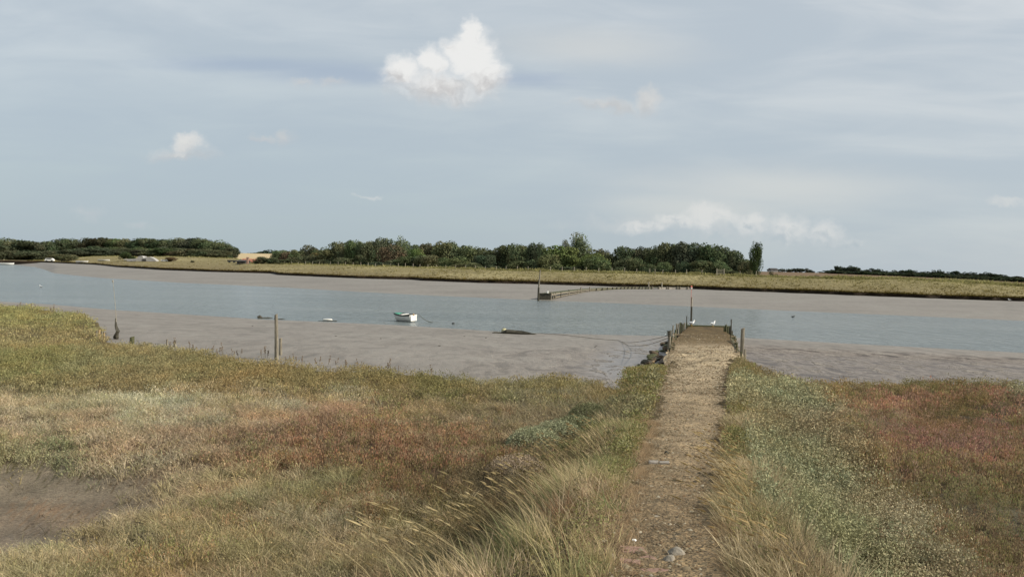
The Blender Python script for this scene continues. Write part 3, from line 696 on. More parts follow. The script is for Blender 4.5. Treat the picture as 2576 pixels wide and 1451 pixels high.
def leaves(px, py, pz, ln, wd, col, cjit=.2, up=.6):
    n = len(px); th = RNG.random(n)*2*np.pi; e = np.arcsin(np.clip(RNG.normal(up, .35, n), -.6, 1))
    d = np.stack([np.cos(th)*np.cos(e), np.sin(th)*np.cos(e), np.sin(e)], 1)
    r_ = RNG.normal(size=(n, 3)); s = np.cross(d, r_); s /= np.linalg.norm(s, axis=1)[:, None]
    P = np.stack([px, py, pz], 1); L_ = ln[:, None]; W_ = wd[:, None]
    V = np.stack([P, P+d*L_*.5+s*W_*.5, P+d*L_, P+d*L_*.5-s*W_*.5], 1).reshape(-1, 3)
    b_ = np.arange(n)[:, None]*4; T = np.concatenate([b_+[[0, 1, 2]], b_+[[0, 2, 3]]])
    c = col*(1+cjit*(RNG.random((n, 1))*2-1)); return V, T, np.repeat(c, 4, 0)
class Acc:
    def __init__(s): s.V = []; s.T = []; s.C = []; s.n = 0
    def add(s, vtc):
        V, T, c = vtc; s.V.append(V); s.T.append(T+s.n); s.C.append(c); s.n += len(V)
    def build(s, name, mat, label, cat):
        o = fast_mesh(name, np.concatenate(s.V), np.concatenate(s.T), mat, np.clip(np.concatenate(s.C), 0, 1)); return tag(o, label, cat, kind='stuff')
GA, RA, PA, YA, TA = Acc(), Acc(), Acc(), Acc(), Acc()
GAIN = 1.46
def scatter(n, y0, y1, power=1.0):
    """tuft centres spread over the ground between two distances"""
    u = RNG.uniform(-.66, .66, n); y = np.sqrt(RNG.uniform(y0*y0, y1*y1, n)); x = u*y*1.02
    ok = y < near_y(x, y)+.05; x, y = x[ok], y[ok]
    s, sd_ = side_dist(x, y); return x, y, s, sd_
WIND = np.array([-.42, .10])
def spread_blades(acc, x, y, z, h, w, col, k, rad, splay, lean0, curl=.6, segs=2, cj=.18):
    idx = np.repeat(np.arange(len(x)), k); m_ = len(idx)
    a = RNG.random(m_)*2*np.pi; r_ = np.sqrt(RNG.random(m_))
    bx_ = x[idx]+np.cos(a)*r_*rad[idx]*.6; by = y[idx]+np.sin(a)*r_*rad[idx]*.6
    hh = h[idx]*(.6+.55*RNG.random(m_))
    le = np.stack([np.cos(a)*r_*splay, np.sin(a)*r_*splay], 1)+np.asarray(lean0)*(.2+1.3*RNG.random((m_, 1)))+RNG.normal(0, .20, (m_, 2))
    acc.add(blades(bx_, by, z[idx]-.02, hh, w[idx]*(.7+.6*RNG.random(m_)), col[idx], le, curl, segs, cj))
bands = [(6.6, 11, 17000, 1.0), (11, 17, 22000, 1.5), (17, 27, 24000, 2.3), (27, 52, 20000, 3.8)]
for (y0, y1, n, sz) in bands:
    x, y, s, sd_ = scatter(n, y0, y1)
    kd, cl = cover(x, y); z = marsh_z(x, y)
    tallzone = ((sd_ < 0) & (s < .35)) | ((sd_ > 0) & (s < .3) & (y < 16))
    ok = (s > -.02) & ~tallzone & ~((sd_ < 0) & (s < 1.6) & (y > 24.5))
    nz = fbm(x*1.2+3, y*1.2+1, 3); nf = fbm(x*4.2+9, y*4.2+2, 3); gaps = (nf > .40) | (RNG.random(len(x)) < .25)
    ok &= gaps
    wv = .0055*sz**.85
    cl = cl*GAIN
    # a mix of dry straw and darker shoots within each kind
    mixr = RNG.random(len(x))
    for K, acc in (('g', GA), ('r', RA), ('y', YA), ('p', PA)):
        m_ = ok & (kd == K)
        if not m_.any(): continue
        X, Y, Z, c = x[m_], y[m_], z[m_], cl[m_].copy(); nn = m_.sum(); q = nz[m_]; hf = .75+.6*q
        def litter(k, ht, ln0, up, cmul=1.0, jit=.3, asp=.4, rad=.075):
            idx = np.repeat(np.arange(nn), k); mm = len(idx); rd_ = rad*sz**.8; a = RNG.random(mm)*2*np.pi; r_ = np.sqrt(RNG.random(mm))*rd_
            ln = ln0*sz**.8*(.6+.8*RNG.random(mm)); acc.add(leaves(X[idx]+np.cos(a)*r_, Y[idx]+np.sin(a)*r_, Z[idx]+ht[idx]*(.15+.85*RNG.random(mm)**.7), ln, ln*asp, c[idx]*cmul, jit, up))
        if K == 'g':
            dry = (RNG.random(nn) < .25)[:, None]; c = np.where(dry, c*np.array([1.28, 1.20, 1.08]), c); grn = (RNG.random(nn) < .18)[:, None]; c = np.where(grn, c*np.array([.80, .88, .72]), c)
            ht = (.09+.15*RNG.random(nn)**1.5)*hf
            spread_blades(acc, X, Y, Z, ht*1.15, np.full(nn, wv), c, 8, np.full(nn, .07*sz**.8), 1.15, WIND*.35, .8, 2, .3)
            litter(9, ht*.75, .026, .7, 1.0, .35, .28)
        elif K == 'r':
            red = (RNG.random(nn) < .25)[:, None]; c = np.where(red, c*np.array([1.12, .90, .90]), c); grn = (RNG.random(nn) < .3)[:, None]; c = np.where(grn, c*np.array([.88, 1.08, .80]), c)
            c = c*(.8+.4*RNG.random((nn, 1))); ht = (.07+.13*RNG.random(nn))*hf
            litter(16, ht, .026, 1.15, 1.0, .3, .35, .05); spread_blades(acc, X, Y, Z, ht, np.full(nn, wv*1.2), c, 3, np.full(nn, .05*sz**.8), .35, WIND*.1, .2)
        elif K == 'y':
            dk = (RNG.random(nn) < .25)[:, None]; c = np.where(dk, c*np.array([.84, .82, .76]), c); yl = (RNG.random(nn) < .2)[:, None]; c = np.where(yl, c*np.array([1.2, 1.15, 1.1]), c)
            c = c*(.8+.4*RNG.random((nn, 1))); ht = (.08+.16*RNG.random(nn)**2)*hf
            litter(20, ht, .021, .7, 1.0, .22, .42, .07); spread_blades(acc, X, Y, Z, ht*1.1, np.full(nn, wv*1.3), c, 3, np.full(nn, .06*sz**.8), .8, WIND*.2, .4)
        else:
            k = 22; idx = np.repeat(np.arange(nn), k); mm = len(idx); rd = .07*sz**.8
            a = RNG.random(mm)*2*np.pi; r_ = np.sqrt(RNG.random(mm))*rd
            ht = (.13+.16*RNG.random(nn))*hf
            zz = Z[idx]+ht[idx]*(.25+.75*RNG.random(mm))
            ln = .026*sz**.8*(.7+.7*RNG.random(mm))
            pc = c[idx]; pale = (RNG.random(mm) < .16)[:, None]; pc = np.where(pale, pc*1.3, pc*1.0)
            acc.add(leaves(X[idx]+np.cos(a)*r_, Y[idx]+np.sin(a)*r_, zz, ln, ln*.5, pc, .2, .55))
            spread_blades(acc, X, Y, Z, ht*.9, np.full(nn, wv*.7), c*np.array([.62, .58, .5]), 3, np.full(nn, .05*sz**.8), .3, WIND*.1, .3)
# sparse shoots on the mud pan
x, y, s, sd_ = scatter(900, 9, 16); kd, cl = cover(x, y); m_ = (kd == 'm') & (RNG.random(len(x)) < .35) & (x < 0)
if m_.any(): spread_blades(GA, x[m_], y[m_], marsh_z(x[m_], y[m_]), np.full(m_.sum(), .07), np.full(m_.sum(), .008), cl[m_]*.6, 5, np.full(m_.sum(), .04), .5, WIND*.2, .5)

# low pale tussocks: domes of arching straw with darker feet
def tussocks(pts, n_bl=150):
    for (X, Y, rad, colr) in pts:
        d = ray(X, Y); t_ = (2.15-EYE)/d[2]; x0, y0 = d[0]*t_, t_
        if side_dist(np.array([x0]), np.array([y0]))[0][0] < .6: continue
        z0 = float(marsh_z(np.array([x0]), np.array([y0]))[0]); n = int(n_bl*(rad/.3)**1.3)
        a = RNG.random(n)*2*np.pi; r_ = np.sqrt(RNG.random(n)); c = np.tile(lin(colr)*GAIN*1.15, (n, 1))*(.7+.6*RNG.random((n, 1))); lum = (c*np.array([.3, .55, .15])).sum(1)[:, None]; c = c*.82+lum*.18
        h = rad*.75*(.6+.5*RNG.random(n))*(1.1-.5*r_)
        le = np.stack([np.cos(a)*r_*1.5, np.sin(a)*r_*1.5], 1)+WIND*.5+RNG.normal(0, .2, (n, 2))
        GA.add(blades(x0+np.cos(a)*r_*rad*.45, y0+np.sin(a)*r_*rad*.45, np.full(n, z0-.02), h, np.full(n, .0055*(max(y0, 8)/8)**.8), c, le, .5+.7*RNG.random(n), 3, .25))
tus = []
for _ in range(330):
    X = RNG.uniform(-40, 1180); Y = RNG.uniform(1150, 1500)
    if (X < 430 and Y < 1345 and Y < 1180+ (430-X)*.55) or X > 1330-(Y-1150)*1.0: continue
    tus.append((X, Y, RNG.uniform(.12, .34), [(150, 136, 104), (138, 126, 88), (128, 122, 82), (146, 124, 90)][RNG.integers(0, 4)]))
for _ in range(150):
    X = RNG.uniform(-40, 1300); Y = RNG.uniform(1020, 1150)
    if X < 430 and Y > 1100: continue
    tus.append((X, Y, RNG.uniform(.15, .38), [(146, 128, 98), (134, 116, 84), (128, 116, 86)][RNG.integers(0, 3)]))
for _ in range(110):
    X = RNG.uniform(2150, 2620); Y = RNG.uniform(1000, 1450)
    tus.append((X, Y, RNG.uniform(.12, .28), [(122, 104, 70), (112, 96, 60), (120, 98, 76)][RNG.integers(0, 3)]))
tussocks(tus)
# tall verge grass beside the path, combed left by the wind
def verge(n, y0, y1, side, smin, smax, cols, h0, h1, w, k=10, thr=.46, rad=.075):
    """separate tufts, each its own tone, height and spread, thick in clumps and missing between them"""
    y = np.sqrt(RNG.uniform(y0*y0, y1*y1, n)); s = smin+(smax-smin)*RNG.random(n)**1.1
    x = np.where(side < 0, pl(y)-s, pr(y)+s); z = marsh_z(x, y)
    q = fbm(x*1.9+8, y*1.9, 4); ok = ((q > thr) & (fbm(x*.95+70, y*.95+13, 2) > .40)) | (RNG.random(n) < .07); x, y, z, q, s = x[ok], y[ok], z[ok], q[ok], s[ok]; n = len(x)
    cc_ = np.array([lin(c) for c in cols]); pick = np.clip((fbm(x*2.6+40, y*2.6, 3)*1.6-.3)*len(cols)+RNG.normal(0, .45, n), 0, len(cols)-1).astype(int)
    c = cc_[pick]*GAIN*1.02; lum = (c*np.array([.3, .55, .15])).sum(1)[:, None]; c = c*.78+lum*.22
    c = c*(.75+.55*RNG.random((n, 1)))
    hz = (h0+(h1-h0)*RNG.random(n)**1.5)*np.clip(.5+s*1.2, .45, 1)*(.55+.9*q)
    idx = np.repeat(np.arange(n), k); m_ = len(idx); a = RNG.random(m_)*2*np.pi; r_ = np.sqrt(RNG.random(m_))
    tl = RNG.normal(0, .25, (n, 2))                     # each tuft leans its own way
    hh = hz[idx]*(.45+.75*RNG.random(m_))
    le = np.stack([np.cos(a)*r_*.55, np.sin(a)*r_*.55], 1)+tl[idx]+WIND*.75*(.1+1.3*RNG.random((m_, 1)))+RNG.normal(0, .12, (m_, 2))
    TA.add(blades(x[idx]+np.cos(a)*r_*rad, y[idx]+np.sin(a)*r_*rad, z[idx]-.02, hh, w*(.6+.9*RNG.random(m_)), c[idx], le, .2+.9*RNG.random(m_), 3, .25))
LC = [(96, 104, 58), (116, 116, 70), (132, 122, 76), (150, 132, 90), (158, 138, 104), (120, 92, 62)]
RC = [(104, 102, 66), (124, 112, 74), (144, 128, 90), (158, 142, 106), (130, 112, 78), (100, 88, 62)]
verge(5200, 3.4, 9, -1, .0, 1.25, LC, .12, .37, .0048, 12, .48)
verge(4200, 9, 17, -1, .0, .95, LC, .08, .27, .0082, 10, .50, .09)
verge(1200, 17, 24.5, -1, .0, .8, [(112, 112, 78), (124, 118, 88), (104, 96, 66)], .06, .17, .013, 10, .45, .12)
verge(3600, 3.2, 9, 1, .0, .60, RC, .11, .34, .0050, 12, .50)
verge(2300, 9, 15, 1, .0, .50, RC, .08, .27, .0082, 10, .52, .09)
verge(1200, 15, 27, 1, .0, .45, [(112, 106, 72), (124, 106, 72), (98, 90, 62)], .05, .13, .012, 10, .45, .12)
def lip(n, y0, y1, side, smin, smax, colr):
    y = np.sqrt(RNG.uniform(y0*y0, y1*y1, n)); s = smin+(smax-smin)*RNG.random(n); x = np.where(side < 0, pl(y)-s, pr(y)+s)
    ok = fbm(x*2.2+60, y*2.2, 3) > .45; x, y = x[ok], y[ok]; n = len(x); z = np.maximum(marsh_z(x, y), zp(y)-.03*(1))
    c = np.tile(lin(colr)*1.35, (n, 1))*(.7+.6*RNG.random((n, 1))); lum = (c*np.array([.3, .55, .15])).sum(1)[:, None]; c = c*.72+lum*.28
    spread_blades(TA, x, y, marsh_z(x, y), np.full(n, .035)+.07*RNG.random(n), np.full(n, .0045), c, 10, np.full(n, .05), 1.3, WIND*.4, .6, 2, .25)
lip(4200, 3.2, 14, -1, -.16, .22, (150, 124, 84)); lip(2400, 3.2, 14, 1, -.06, .18, (140, 114, 74))
lip(350, 3.2, 14, -1, -.45, -.1, (130, 114, 84))
# a low cover of mixed small plants under and between the tufts
def under(n, y0, y1, side, s1):
    y = np.sqrt(RNG.uniform(y0*y0, y1*y1, n)); s = RNG.uniform(.02, s1, n); x = np.where(side < 0, pl(y)-s, pr(y)+s); z = marsh_z(x, y); sz = np.clip(y/8, .8, 2.6)
    c = np.array([lin(q_) for q_ in ((104, 108, 66), (120, 108, 72), (96, 88, 56), (130, 122, 90))])[RNG.integers(0, 4, n)]*1.5
    idx = np.repeat(np.arange(n), 9); mm = len(idx); a = RNG.random(mm)*6.28; r_ = np.sqrt(RNG.random(mm))*.07*sz[idx]
    ln = .020*sz[idx]*(.6+.8*RNG.random(mm)); TA.add(leaves(x[idx]+np.cos(a)*r_, y[idx]+np.sin(a)*r_, z[idx]+.10*RNG.random(mm), ln, ln*.4, c[idx], .25, .5))
under(5200, 3.4, 13, -1, 1.3); under(2400, 13, 24, -1, 1.0); under(2600, 3.2, 13, 1, .6); under(1200, 13, 26, 1, .5)
# leafy weeds mixed through the verges
def forbs(n, y0, y1, side, smax, colr, hmax=.3, lsz=.026):
    y = np.sqrt(RNG.uniform(y0*y0, y1*y1, n)); s = RNG.uniform(.05, smax, n); x = np.where(side < 0, pl(y)-s, pr(y)+s)
    ok = fbm(x*1.3+50, y*1.3+9, 3) > .5; x, y = x[ok], y[ok]; n = len(x); z = marsh_z(x, y); k = 16
    idx = np.repeat(np.arange(n), k); mm = len(idx); a = RNG.random(mm)*2*np.pi; r_ = np.sqrt(RNG.random(mm))*.10
    ht = hmax*(.5+.5*RNG.random(n)); c = np.tile(lin(colr)*1.3, (mm, 1))*(.8+.5*RNG.random((n, 1)))[idx]
    sc_ = np.clip(y/7, .8, 3)[idx]; ln = lsz*sc_*(.6+.7*RNG.random(mm))
    PA.add(leaves(x[idx]+np.cos(a)*r_, y[idx]+np.sin(a)*r_, z[idx]+ht[idx]*(.3+.7*RNG.random(mm)), ln, ln*.42, c, .25, .5))
forbs(1300, 3.4, 14, -1, 1.3, (108, 108, 70), .22); forbs(700, 8, 22, -1, 1.0, (116, 112, 84), .2); forbs(450, 3.4, 12, 1, .6, (104, 102, 68), .2)
# flowering stems with seed heads
def seed_stems(n, y0, y1, side, smin, smax, h0, h1, hlen, col=(186, 164, 118)):
    y = np.sqrt(RNG.uniform(y0*y0, y1*y1, n)); s = RNG.uniform(smin, smax, n)
    x = np.where(side < 0, pl(y)-s, pr(y)+s); z = marsh_z(x, y)
    h = RNG.uniform(h0, h1, n); w = .0028+.0005*y
    le = np.stack([-.55-.45*RNG.random(n), .05+RNG.normal(0, .18, n)], 1); c = np.tile(lin(col)*1.05, (n, 1))
    TA.add(blades(x, y, z, h, w, c*.8, le, np.full(n, .75), 4, .2))
    # head: a few crossed leaf shapes along the drooping tip
    P = np.stack([x+le[:, 0]*h, y+le[:, 1]*h, z+h*(1-.18*.75)], 1)
    d = np.stack([le[:, 0]*1.75, le[:, 1]*1.75, np.full(n, .55)], 1); d /= np.linalg.norm(d, axis=1)[:, None]
    for k in range(3):
        r_ = RNG.normal(size=(n, 3)); sv_ = np.cross(d, r_); sv_ /= np.linalg.norm(sv_, axis=1)[:, None]
        L_ = (hlen*(.7+.6*RNG.random(n)))[:, None]; W_ = (.0034+.00055*y)[:, None]
        B_ = P-d*L_*.55
        V = np.stack([B_, B_+d*L_*.35+sv_*W_, B_+d*L_, B_+d*L_*.35-sv_*W_], 1).reshape(-1, 3)
        b_ = np.arange(n)[:, None]*4; TA.add((V, np.concatenate([b_+[[0, 1, 2]], b_+[[0, 2, 3]]]), np.repeat(c*(1.0+.2*RNG.random((n, 1))), 4, 0)))
seed_stems(80, 4.0, 8.5, -1, .5, 1.4, .42, .66, .085, (180, 164, 126))
seed_stems(200, 4.0, 12, -1, .3, 1.3, .34, .52, .055, (150, 134, 98))
seed_stems(100, 4.0, 9, 1, .05, .55, .28, .50, .07, (172, 152, 112))
seed_stems(110, 4.0, 11, 1, .05, .6, .26, .42, .05, (150, 130, 92))
GA.build('marsh_grass', M_GRASS, 'buff and olive salt marsh grass covering the near flats', 'grass')
RA.build('glasswort', M_GRASS, 'low reddish brown glasswort carpeting the near salt marsh', 'plants')
YA.build('olive_herbs', M_GRASS, 'yellow olive low herbs along the outer edges of the near marsh', 'plants')
PA.build('sea_purslane', M_LEAF, 'pale grey green small leaved purslane growing over the near marsh', 'plants')
TA.build('verge_grass', M_GRASS, 'tall straw coloured seeding grass leaning left beside the gravel path', 'grass')

# gravel on the path
def gravel(n, y0, y1, sz):
    y = RNG.uniform(y0, y1, n); t_ = RNG.random(n); a = pl(y)-.08; b_ = pr(y)+.05
    t_ = np.where(RNG.random(n) < .45, t_**2.2, t_); x = a+(b_-a)*t_; z = np.maximum(marsh_z(x, y), zp(y)-.03)+.014
    r_ = sz*(.5+RNG.random(n)**3*1.6)
    base = np.array([[1, 0, 0], [.3, .9, 0], [-.8, .5, 0], [-.7, -.6, 0], [.4, -.9, 0], [.05, .05, .75]])
    ang = RNG.random(n)*6.28; ca, sa = np.cos(ang), np.sin(ang)
    j = base[None]*(1+.35*(RNG.random((n, 6, 3))-.5)); 
    vx = (j[..., 0]*ca[:, None]-j[..., 1]*sa[:, None])*r_[:, None]+x[:, None]; vy = (j[..., 0]*sa[:, None]+j[..., 1]*ca[:, None])*r_[:, None]*.8+y[:, None]
    vz = j[..., 2]*r_[:, None]*.8+z[:, None]-.002
    V = np.stack([vx, vy, vz], -1).reshape(-1, 3)
    T = (np.arange(n)[:, None, None]*6+np.array([[0, 1, 5], [1, 2, 5], [2, 3, 5], [3, 4, 5], [4, 0, 5]])[None]).reshape(-1, 3)
    pal = np.array([lin(c) for c in ((142, 128, 104), (118, 104, 82), (160, 148, 124), (132, 110, 86), (100, 92, 78), (190, 180, 158))])*.80
    pi_ = RNG.choice(6, n, p=[.3, .28, .13, .15, .1, .04]); c = pal[pi_]
    return V, T, np.repeat(c, 6, 0)
ga = Acc(); ga.add(gravel(9000, 3.4, 10, .0078)); ga.add(gravel(1100, 3.4, 16, .017)); ga.add(gravel(5000, 10, 20, .012)); ga.add(gravel(9000, 18, 30, .016)); ga.add(gravel(3000, 29, 38, .02))
ga.build('gravel', M_LEAF, 'loose shingle and small stones scattered on the path', 'gravel')

# ------------------------------------------------------------------ trees
def leafy(n_lobes, n_leaf, ax, seed, leaf=.055, col_j=.12, low=-.9, flat=False):
    """unit crown (about -1..1): leaf quads over many small lobes; vertex colour carries leaf colour variation only"""
    rd = np.random.default_rng(seed); Ls = []
    for k in range(n_lobes):
        while True:
            p = rd.uniform(-1, 1, 3)
            if np.linalg.norm(p) < 1 and p[2] > low and np.linalg.norm(p) > .35: break
        Ls.append((p*np.array(ax)*.72, rd.uniform(.26, .46)))
    V = []; Cc = []
    per = n_leaf//n_lobes
    for (c, r_) in Ls:
        d = rd.normal(size=(per, 3)); d /= np.linalg.norm(d, axis=1)[:, None]
        P = c+d*r_*(.72+.36*rd.random((per, 1)))*np.array([ax[0]*.9+.1, ax[1]*.9+.1, .85])
        nrm = d+rd.normal(0, .55, (per, 3)); nrm /= np.linalg.norm(nrm, axis=1)[:, None]
        a = np.cross(nrm, rd.normal(size=(per, 3))); a /= np.linalg.norm(a, axis=1)[:, None]; b_ = np.cross(nrm, a)
        s = leaf*(.6+.8*rd.random((per, 1)))
        V.append(np.stack([P-a*s, P-b_*s*.6, P+a*s, P+b_*s*.6], 1).reshape(-1, 3))
        tone = (1+rd.uniform(-.18, .18))*(1+col_j*rd.uniform(-1, 1, (per, 1)))*np.ones((per, 3))
        tone[:, 0] *= 1+rd.uniform(-.12, .15); Cc.append(np.repeat(tone, 4, 0))
    V = np.concatenate(V); Cc = np.concatenate(Cc); n = len(V)//4
    lo_, hi_ = np.percentile(V, .3, 0), np.percentile(V, 99.7, 0); V = (V-lo_)/(hi_-lo_)*2-1
    return V, np.arange(n*4).reshape(-1, 4), Cc
def mk_crown():
    b = NB('foliage'); a = b.n('ShaderNodeVertexColor'); a.layer_name = 'Col'; oi = b.n('ShaderNodeObjectInfo')
    col = b.mix(1.0, oi.outputs['Color'], a.outputs[0], 'MULTIPLY')
    d = b.n('ShaderNodeBsdfDiffuse'); t_ = b.n('ShaderNodeBsdfTranslucent'); mx = b.n('ShaderNodeMixShader'); mx.inputs[0].default_value = .18
    b.l(col, d.inputs[0]); b.l(col, t_.inputs[0]); b.l(d.outputs[0], mx.inputs[1]); b.l(t_.outputs[0], mx.inputs[2]); b.l(mx.outputs[0], b.out.inputs[0]); return b.m
M_CROWN = mk_crown()
M_BARK = simple('bark', (.045, .038, .028), (.12, .10, .075), 5, .9, (1, 1, .3), .01)
def crest_d(X):
    r_ = ray(X, 685); d = 200.
    for _ in range(12): d = float(np.interp(uprime(r_[0]*d, d), CR_U, CR_Y))
    return d
def far_at(X, Y):
    d = ray(X, Y); ys = np.linspace(110, 620, 9000); f = EYE+d[2]*ys-far_z(d[0]*ys, ys); f = np.where(ys < np.interp(uprime(d[0]*ys, ys), FE_U, FE_Y), 1, f)
    i = int(np.argmax(f < 0)); i = i if f.min() < 0 else 6000
    return float(d[0]*ys[i]), float(ys[i]), float(far_z(np.array([d[0]*ys[i]]), np.array([ys[i]]))[0])
def wood_d(X, d):
    return crest_d(X)+26+np.clip(d-np.interp(X, [700, 900, 1258, 1600, 1900], [350, 300, 215, 184, 170]), -14, 20)
def mesh_only(name, V, Q, mat, col):
    o = fast_mesh(name, V, None, mat, col, Q); me = o.data; bpy.data.objects.remove(o); return me
ROUND = [mesh_only('crown', *leafy(26, 5200, (1, 1, 1), 100+k)[:2], M_CROWN, leafy(26, 5200, (1, 1, 1), 100+k)[2]) for k in range(6)]
LOOSE = [mesh_only('crown', *leafy(24, 4200, (1, 1, 1), 200+k, .045)[:2], M_CROWN, leafy(24, 4200, (1, 1, 1), 200+k, .045)[2]) for k in range(2)]
SPIRE = mesh_only('crown', *leafy(34, 5000, (1, 1, 1), 300, .05, low=-1)[:2], M_CROWN, leafy(34, 5000, (1, 1, 1), 300, .05, low=-1)[2])
FARC = [mesh_only('crown', *leafy(12, 900, (1, 1, 1), 400+k, .11)[:2], M_CROWN, leafy(12, 900, (1, 1, 1), 400+k, .11)[2]) for k in range(4)]
def trunk_mesh(seed):
    random.seed(seed); bm = bmesh.new()
    tube(bm, [(0, 0, -.3), (.02, 0, .15), (.0, .02, .45), (.03, 0, .8)], [.055, .045, .034, .012], 7)
    for k in range(5):
        a = k*1.3+random.random(); z0 = .25+.09*k
        tube(bm, [(0, 0, z0), (math.cos(a)*.16, math.sin(a)*.16, z0+.14), (math.cos(a)*.34, math.sin(a)*.34, z0+.24)], [.022, .015, .006], 5)
    me = bpy.data.meshes.new('trunk'); bm.to_mesh(me); bm.free(); me.materials.append(M_BARK); return me
TRUNKS = [trunk_mesh(3), trunk_mesh(8)]
def put_tree(X, topY, wpx, dist,  label, col, kind='round', name='broadleaf_tree', group=None, base=None, cat='tree', depth=1.0, low=.0):
    if dist < 0: dist = far_at(X, -dist)[1]
    x, y, ztop = at_d(X, topY, dist)
    z0 = float(far_z(np.array([x]), np.array([y]))[0]) if base is None else base
    H = ztop-z0; wid = wpx/FP*dist/2*.94
    t = thing(name, label, cat, (x, y, z0), random.uniform(0, .0), group)
    me = {'round': random.choice(ROUND), 'loose': random.choice(LOOSE), 'spire': SPIRE, 'far': random.choice(FARC)}[kind]
    c = bpy.data.objects.new('crown', me); link(c, t)
    bottom = H*low; half = (H*1.0-bottom)/2
    c.location = (0, 0, bottom+half); c.scale = (wid, wid*depth, half); c.rotation_euler = (0, 0, random.uniform(0, 6.28)) if abs(depth-1) < .01 else (0, 0, 0)
    c.color = (*[v*.88*random.uniform(.93, 1.07) for v in col], 1)
    tr = bpy.data.objects.new('trunk', random.choice(TRUNKS)); link(tr, t); tr.scale = (max(wid, H*.3), max(wid, H*.3), H*.85)
    return t
random.seed(21)
DK = (.105, .125, .066); DK2 = (.086, .102, .060); MID = (.135, .155, .078); OL = (.165, .168, .088); BR = (.150, .112, .068); LT = (.135, .17, .06); WIL = (.155, .172, .105); YE = (.17, .15, .07)
CW = 'trees of the central wood behind the bank'
def xd(v): return 629+v*.2686
def yd(v): return 566+v*.2686
cwood = [ # crop x, crop top y, width, distance, colour, words
 (270, 235, 110, 400, MID, 'green tree at the west tip of the central wood, by the stubble field'),
 (365, 242, 120, 372, BR, 'brownish low tree just inside the west tip of the central wood'),
 (455, 235, 110, 350, MID, 'mid green tree between a brownish tree and a taller dark domed tree'),
 (557, 190, 125, 335, DK, 'dark domed tree rising above its lower western neighbours'),
 (608, 252, 100, 318, YE, 'small yellow brown tree in front of a dark domed tree'),
 (665, 216, 110, 322, DK, 'dark small crowned tree right of the yellow brown tree'),
 (735, 232, 120, 312, OL, 'olive green tree before the wood steps up in height'),
 (833, 162, 130, 312, MID, 'mid green tree where the central wood steps up in height'),
 (915, 150, 110, 305, DK, 'dark tree with a high narrow top near the western step of the wood'),
 (985, 148, 130, 300, MID, 'tall mid green tree between dark tops in the western half of the wood'),
 (1065, 166, 130, 296, DK2, 'very dark tree in a dip of the skyline left of the olive crown'),
 (1180, 150, 150, 300, OL, 'olive crown on the left shoulder of the grey green tall tree'),
 (1245, 125, 150, 296, WIL, 'tall grey green tree at the high point of the western half'),
 (1330, 185, 190, 275, BR, 'reddish brown crown standing in front of the tall green trees'),
 (1437, 124, 120, 292, MID, 'tall upright tree at the right end of the high western clump, before the sky gap'),
 (1565, 190, 120, 270, DK, 'dark tree just right of the narrow sky gap'),
 (1565, 225, 110, 255, LT, 'small bright yellow green tree low beneath the skyline'),
 (1650, 174, 110, 262, OL, 'olive tree with a pointed top right of the bright green one'),
 (1760, 182, 110, 258, DK, 'dark tree tucked against the broad domed brown green crown'),
 (1840, 158, 190, 252, OL, 'broad domed brown green crown, highest between the sky gap and the willow'),
 (1930, 168, 130, 248, MID, 'green tree on the right shoulder of the broad domed crown'),
 (2045, 196, 170, 242, MID, 'rounded green tree on the descending skyline mid wood'),
 (2200, 218, 170, 236, DK, 'dark rounded tree in the low saddle of the central wood'),
 (2330, 206, 130, 232, DK2, 'very dark tree rising out of the saddle of the wood'),
 (2425, 186, 150, 228, DK, 'dark broad topped tree left of the middle of the wood'),
 (2545, 192, 150, 224, MID, 'green tree behind the fence left of the thin mooring pole'),
]
cwood2 = [
 (180, 192, 150, 214, DK, 'dark crown right above the thin mooring pole on the far shore'),
 (330, 174, 110, 212, DK2, 'dark small topped tree left of the bright green crown'),
 (415, 186, 110, 208, DK, 'dark tree touching the bright green crown on its left'),
 (580, 200, 260, 196, LT, 'wide bright green crown in front of the willow'),
 (470, 262, 180, 188, MID, 'low green tree at the foot of the wide bright crown'),
 (880, 268, 200, 184, LT, 'low fresh green tree to the right below the willow'),
 (950, 230, 170, 196, DK, 'dark rounded crown right of the willow before the deep notch'),
 (1045, 282, 120, 190, DK, 'dark low tree in the deep notch right of the willow'),
 (1180, 208, 220, 188, DK, 'first dark crown right of the deep notch in the wood'),
 (1300, 210, 150, 186, DK2, 'flat topped very dark tree on the level stretch of skyline'),
 (1430, 204, 170, 184, DK, 'dark crown before the last big dome begins to rise'),
 (1570, 172, 180, 182, DK, 'dark crown on the rising left side of the last big dome'),
 (1740, 163, 240, 180, DK2, 'broad dark crown at the summit of the last big dome'),
 (1880, 180, 180, 178, DK, 'dark crown just right of the summit of the last big dome'),
 (2000, 190, 170, 176, DK, 'dark crown on the falling right side of the last big dome'),
 (2140, 216, 170, 174, DK2, 'dark crown with a steep right flank near the poplar'),
 (2240, 268, 150, 172, DK, 'dark lower crown second from the poplar'),
 (2320, 345, 120, 168, MID, 'small bushy tree at the foot of the poplar'),
]
for (cx, ty, w, d, col, lab) in cwood: put_tree(xd(cx), yd(ty), w*.2686*1.55, wood_d(xd(cx), d), lab, col, group=CW, low=.0)
for (cx, ty, w, d, col, lab) in cwood2: put_tree(1258+cx*.2686, yd(ty), w*.2686*1.5, wood_d(1258+cx*.2686, d), lab, col, group=CW, low=.0)
put_tree(1258+735*.2686, yd(78), 285*.2686, 250, 'tall grey green willow standing high above the central wood', WIL, 'loose', 'willow_tree', low=.15)
put_tree(1258+618*.2686, yd(140), 125*.2686, 248, 'small willow crown leaning out left of the tall willow', WIL, 'loose', 'willow_tree', low=.45)
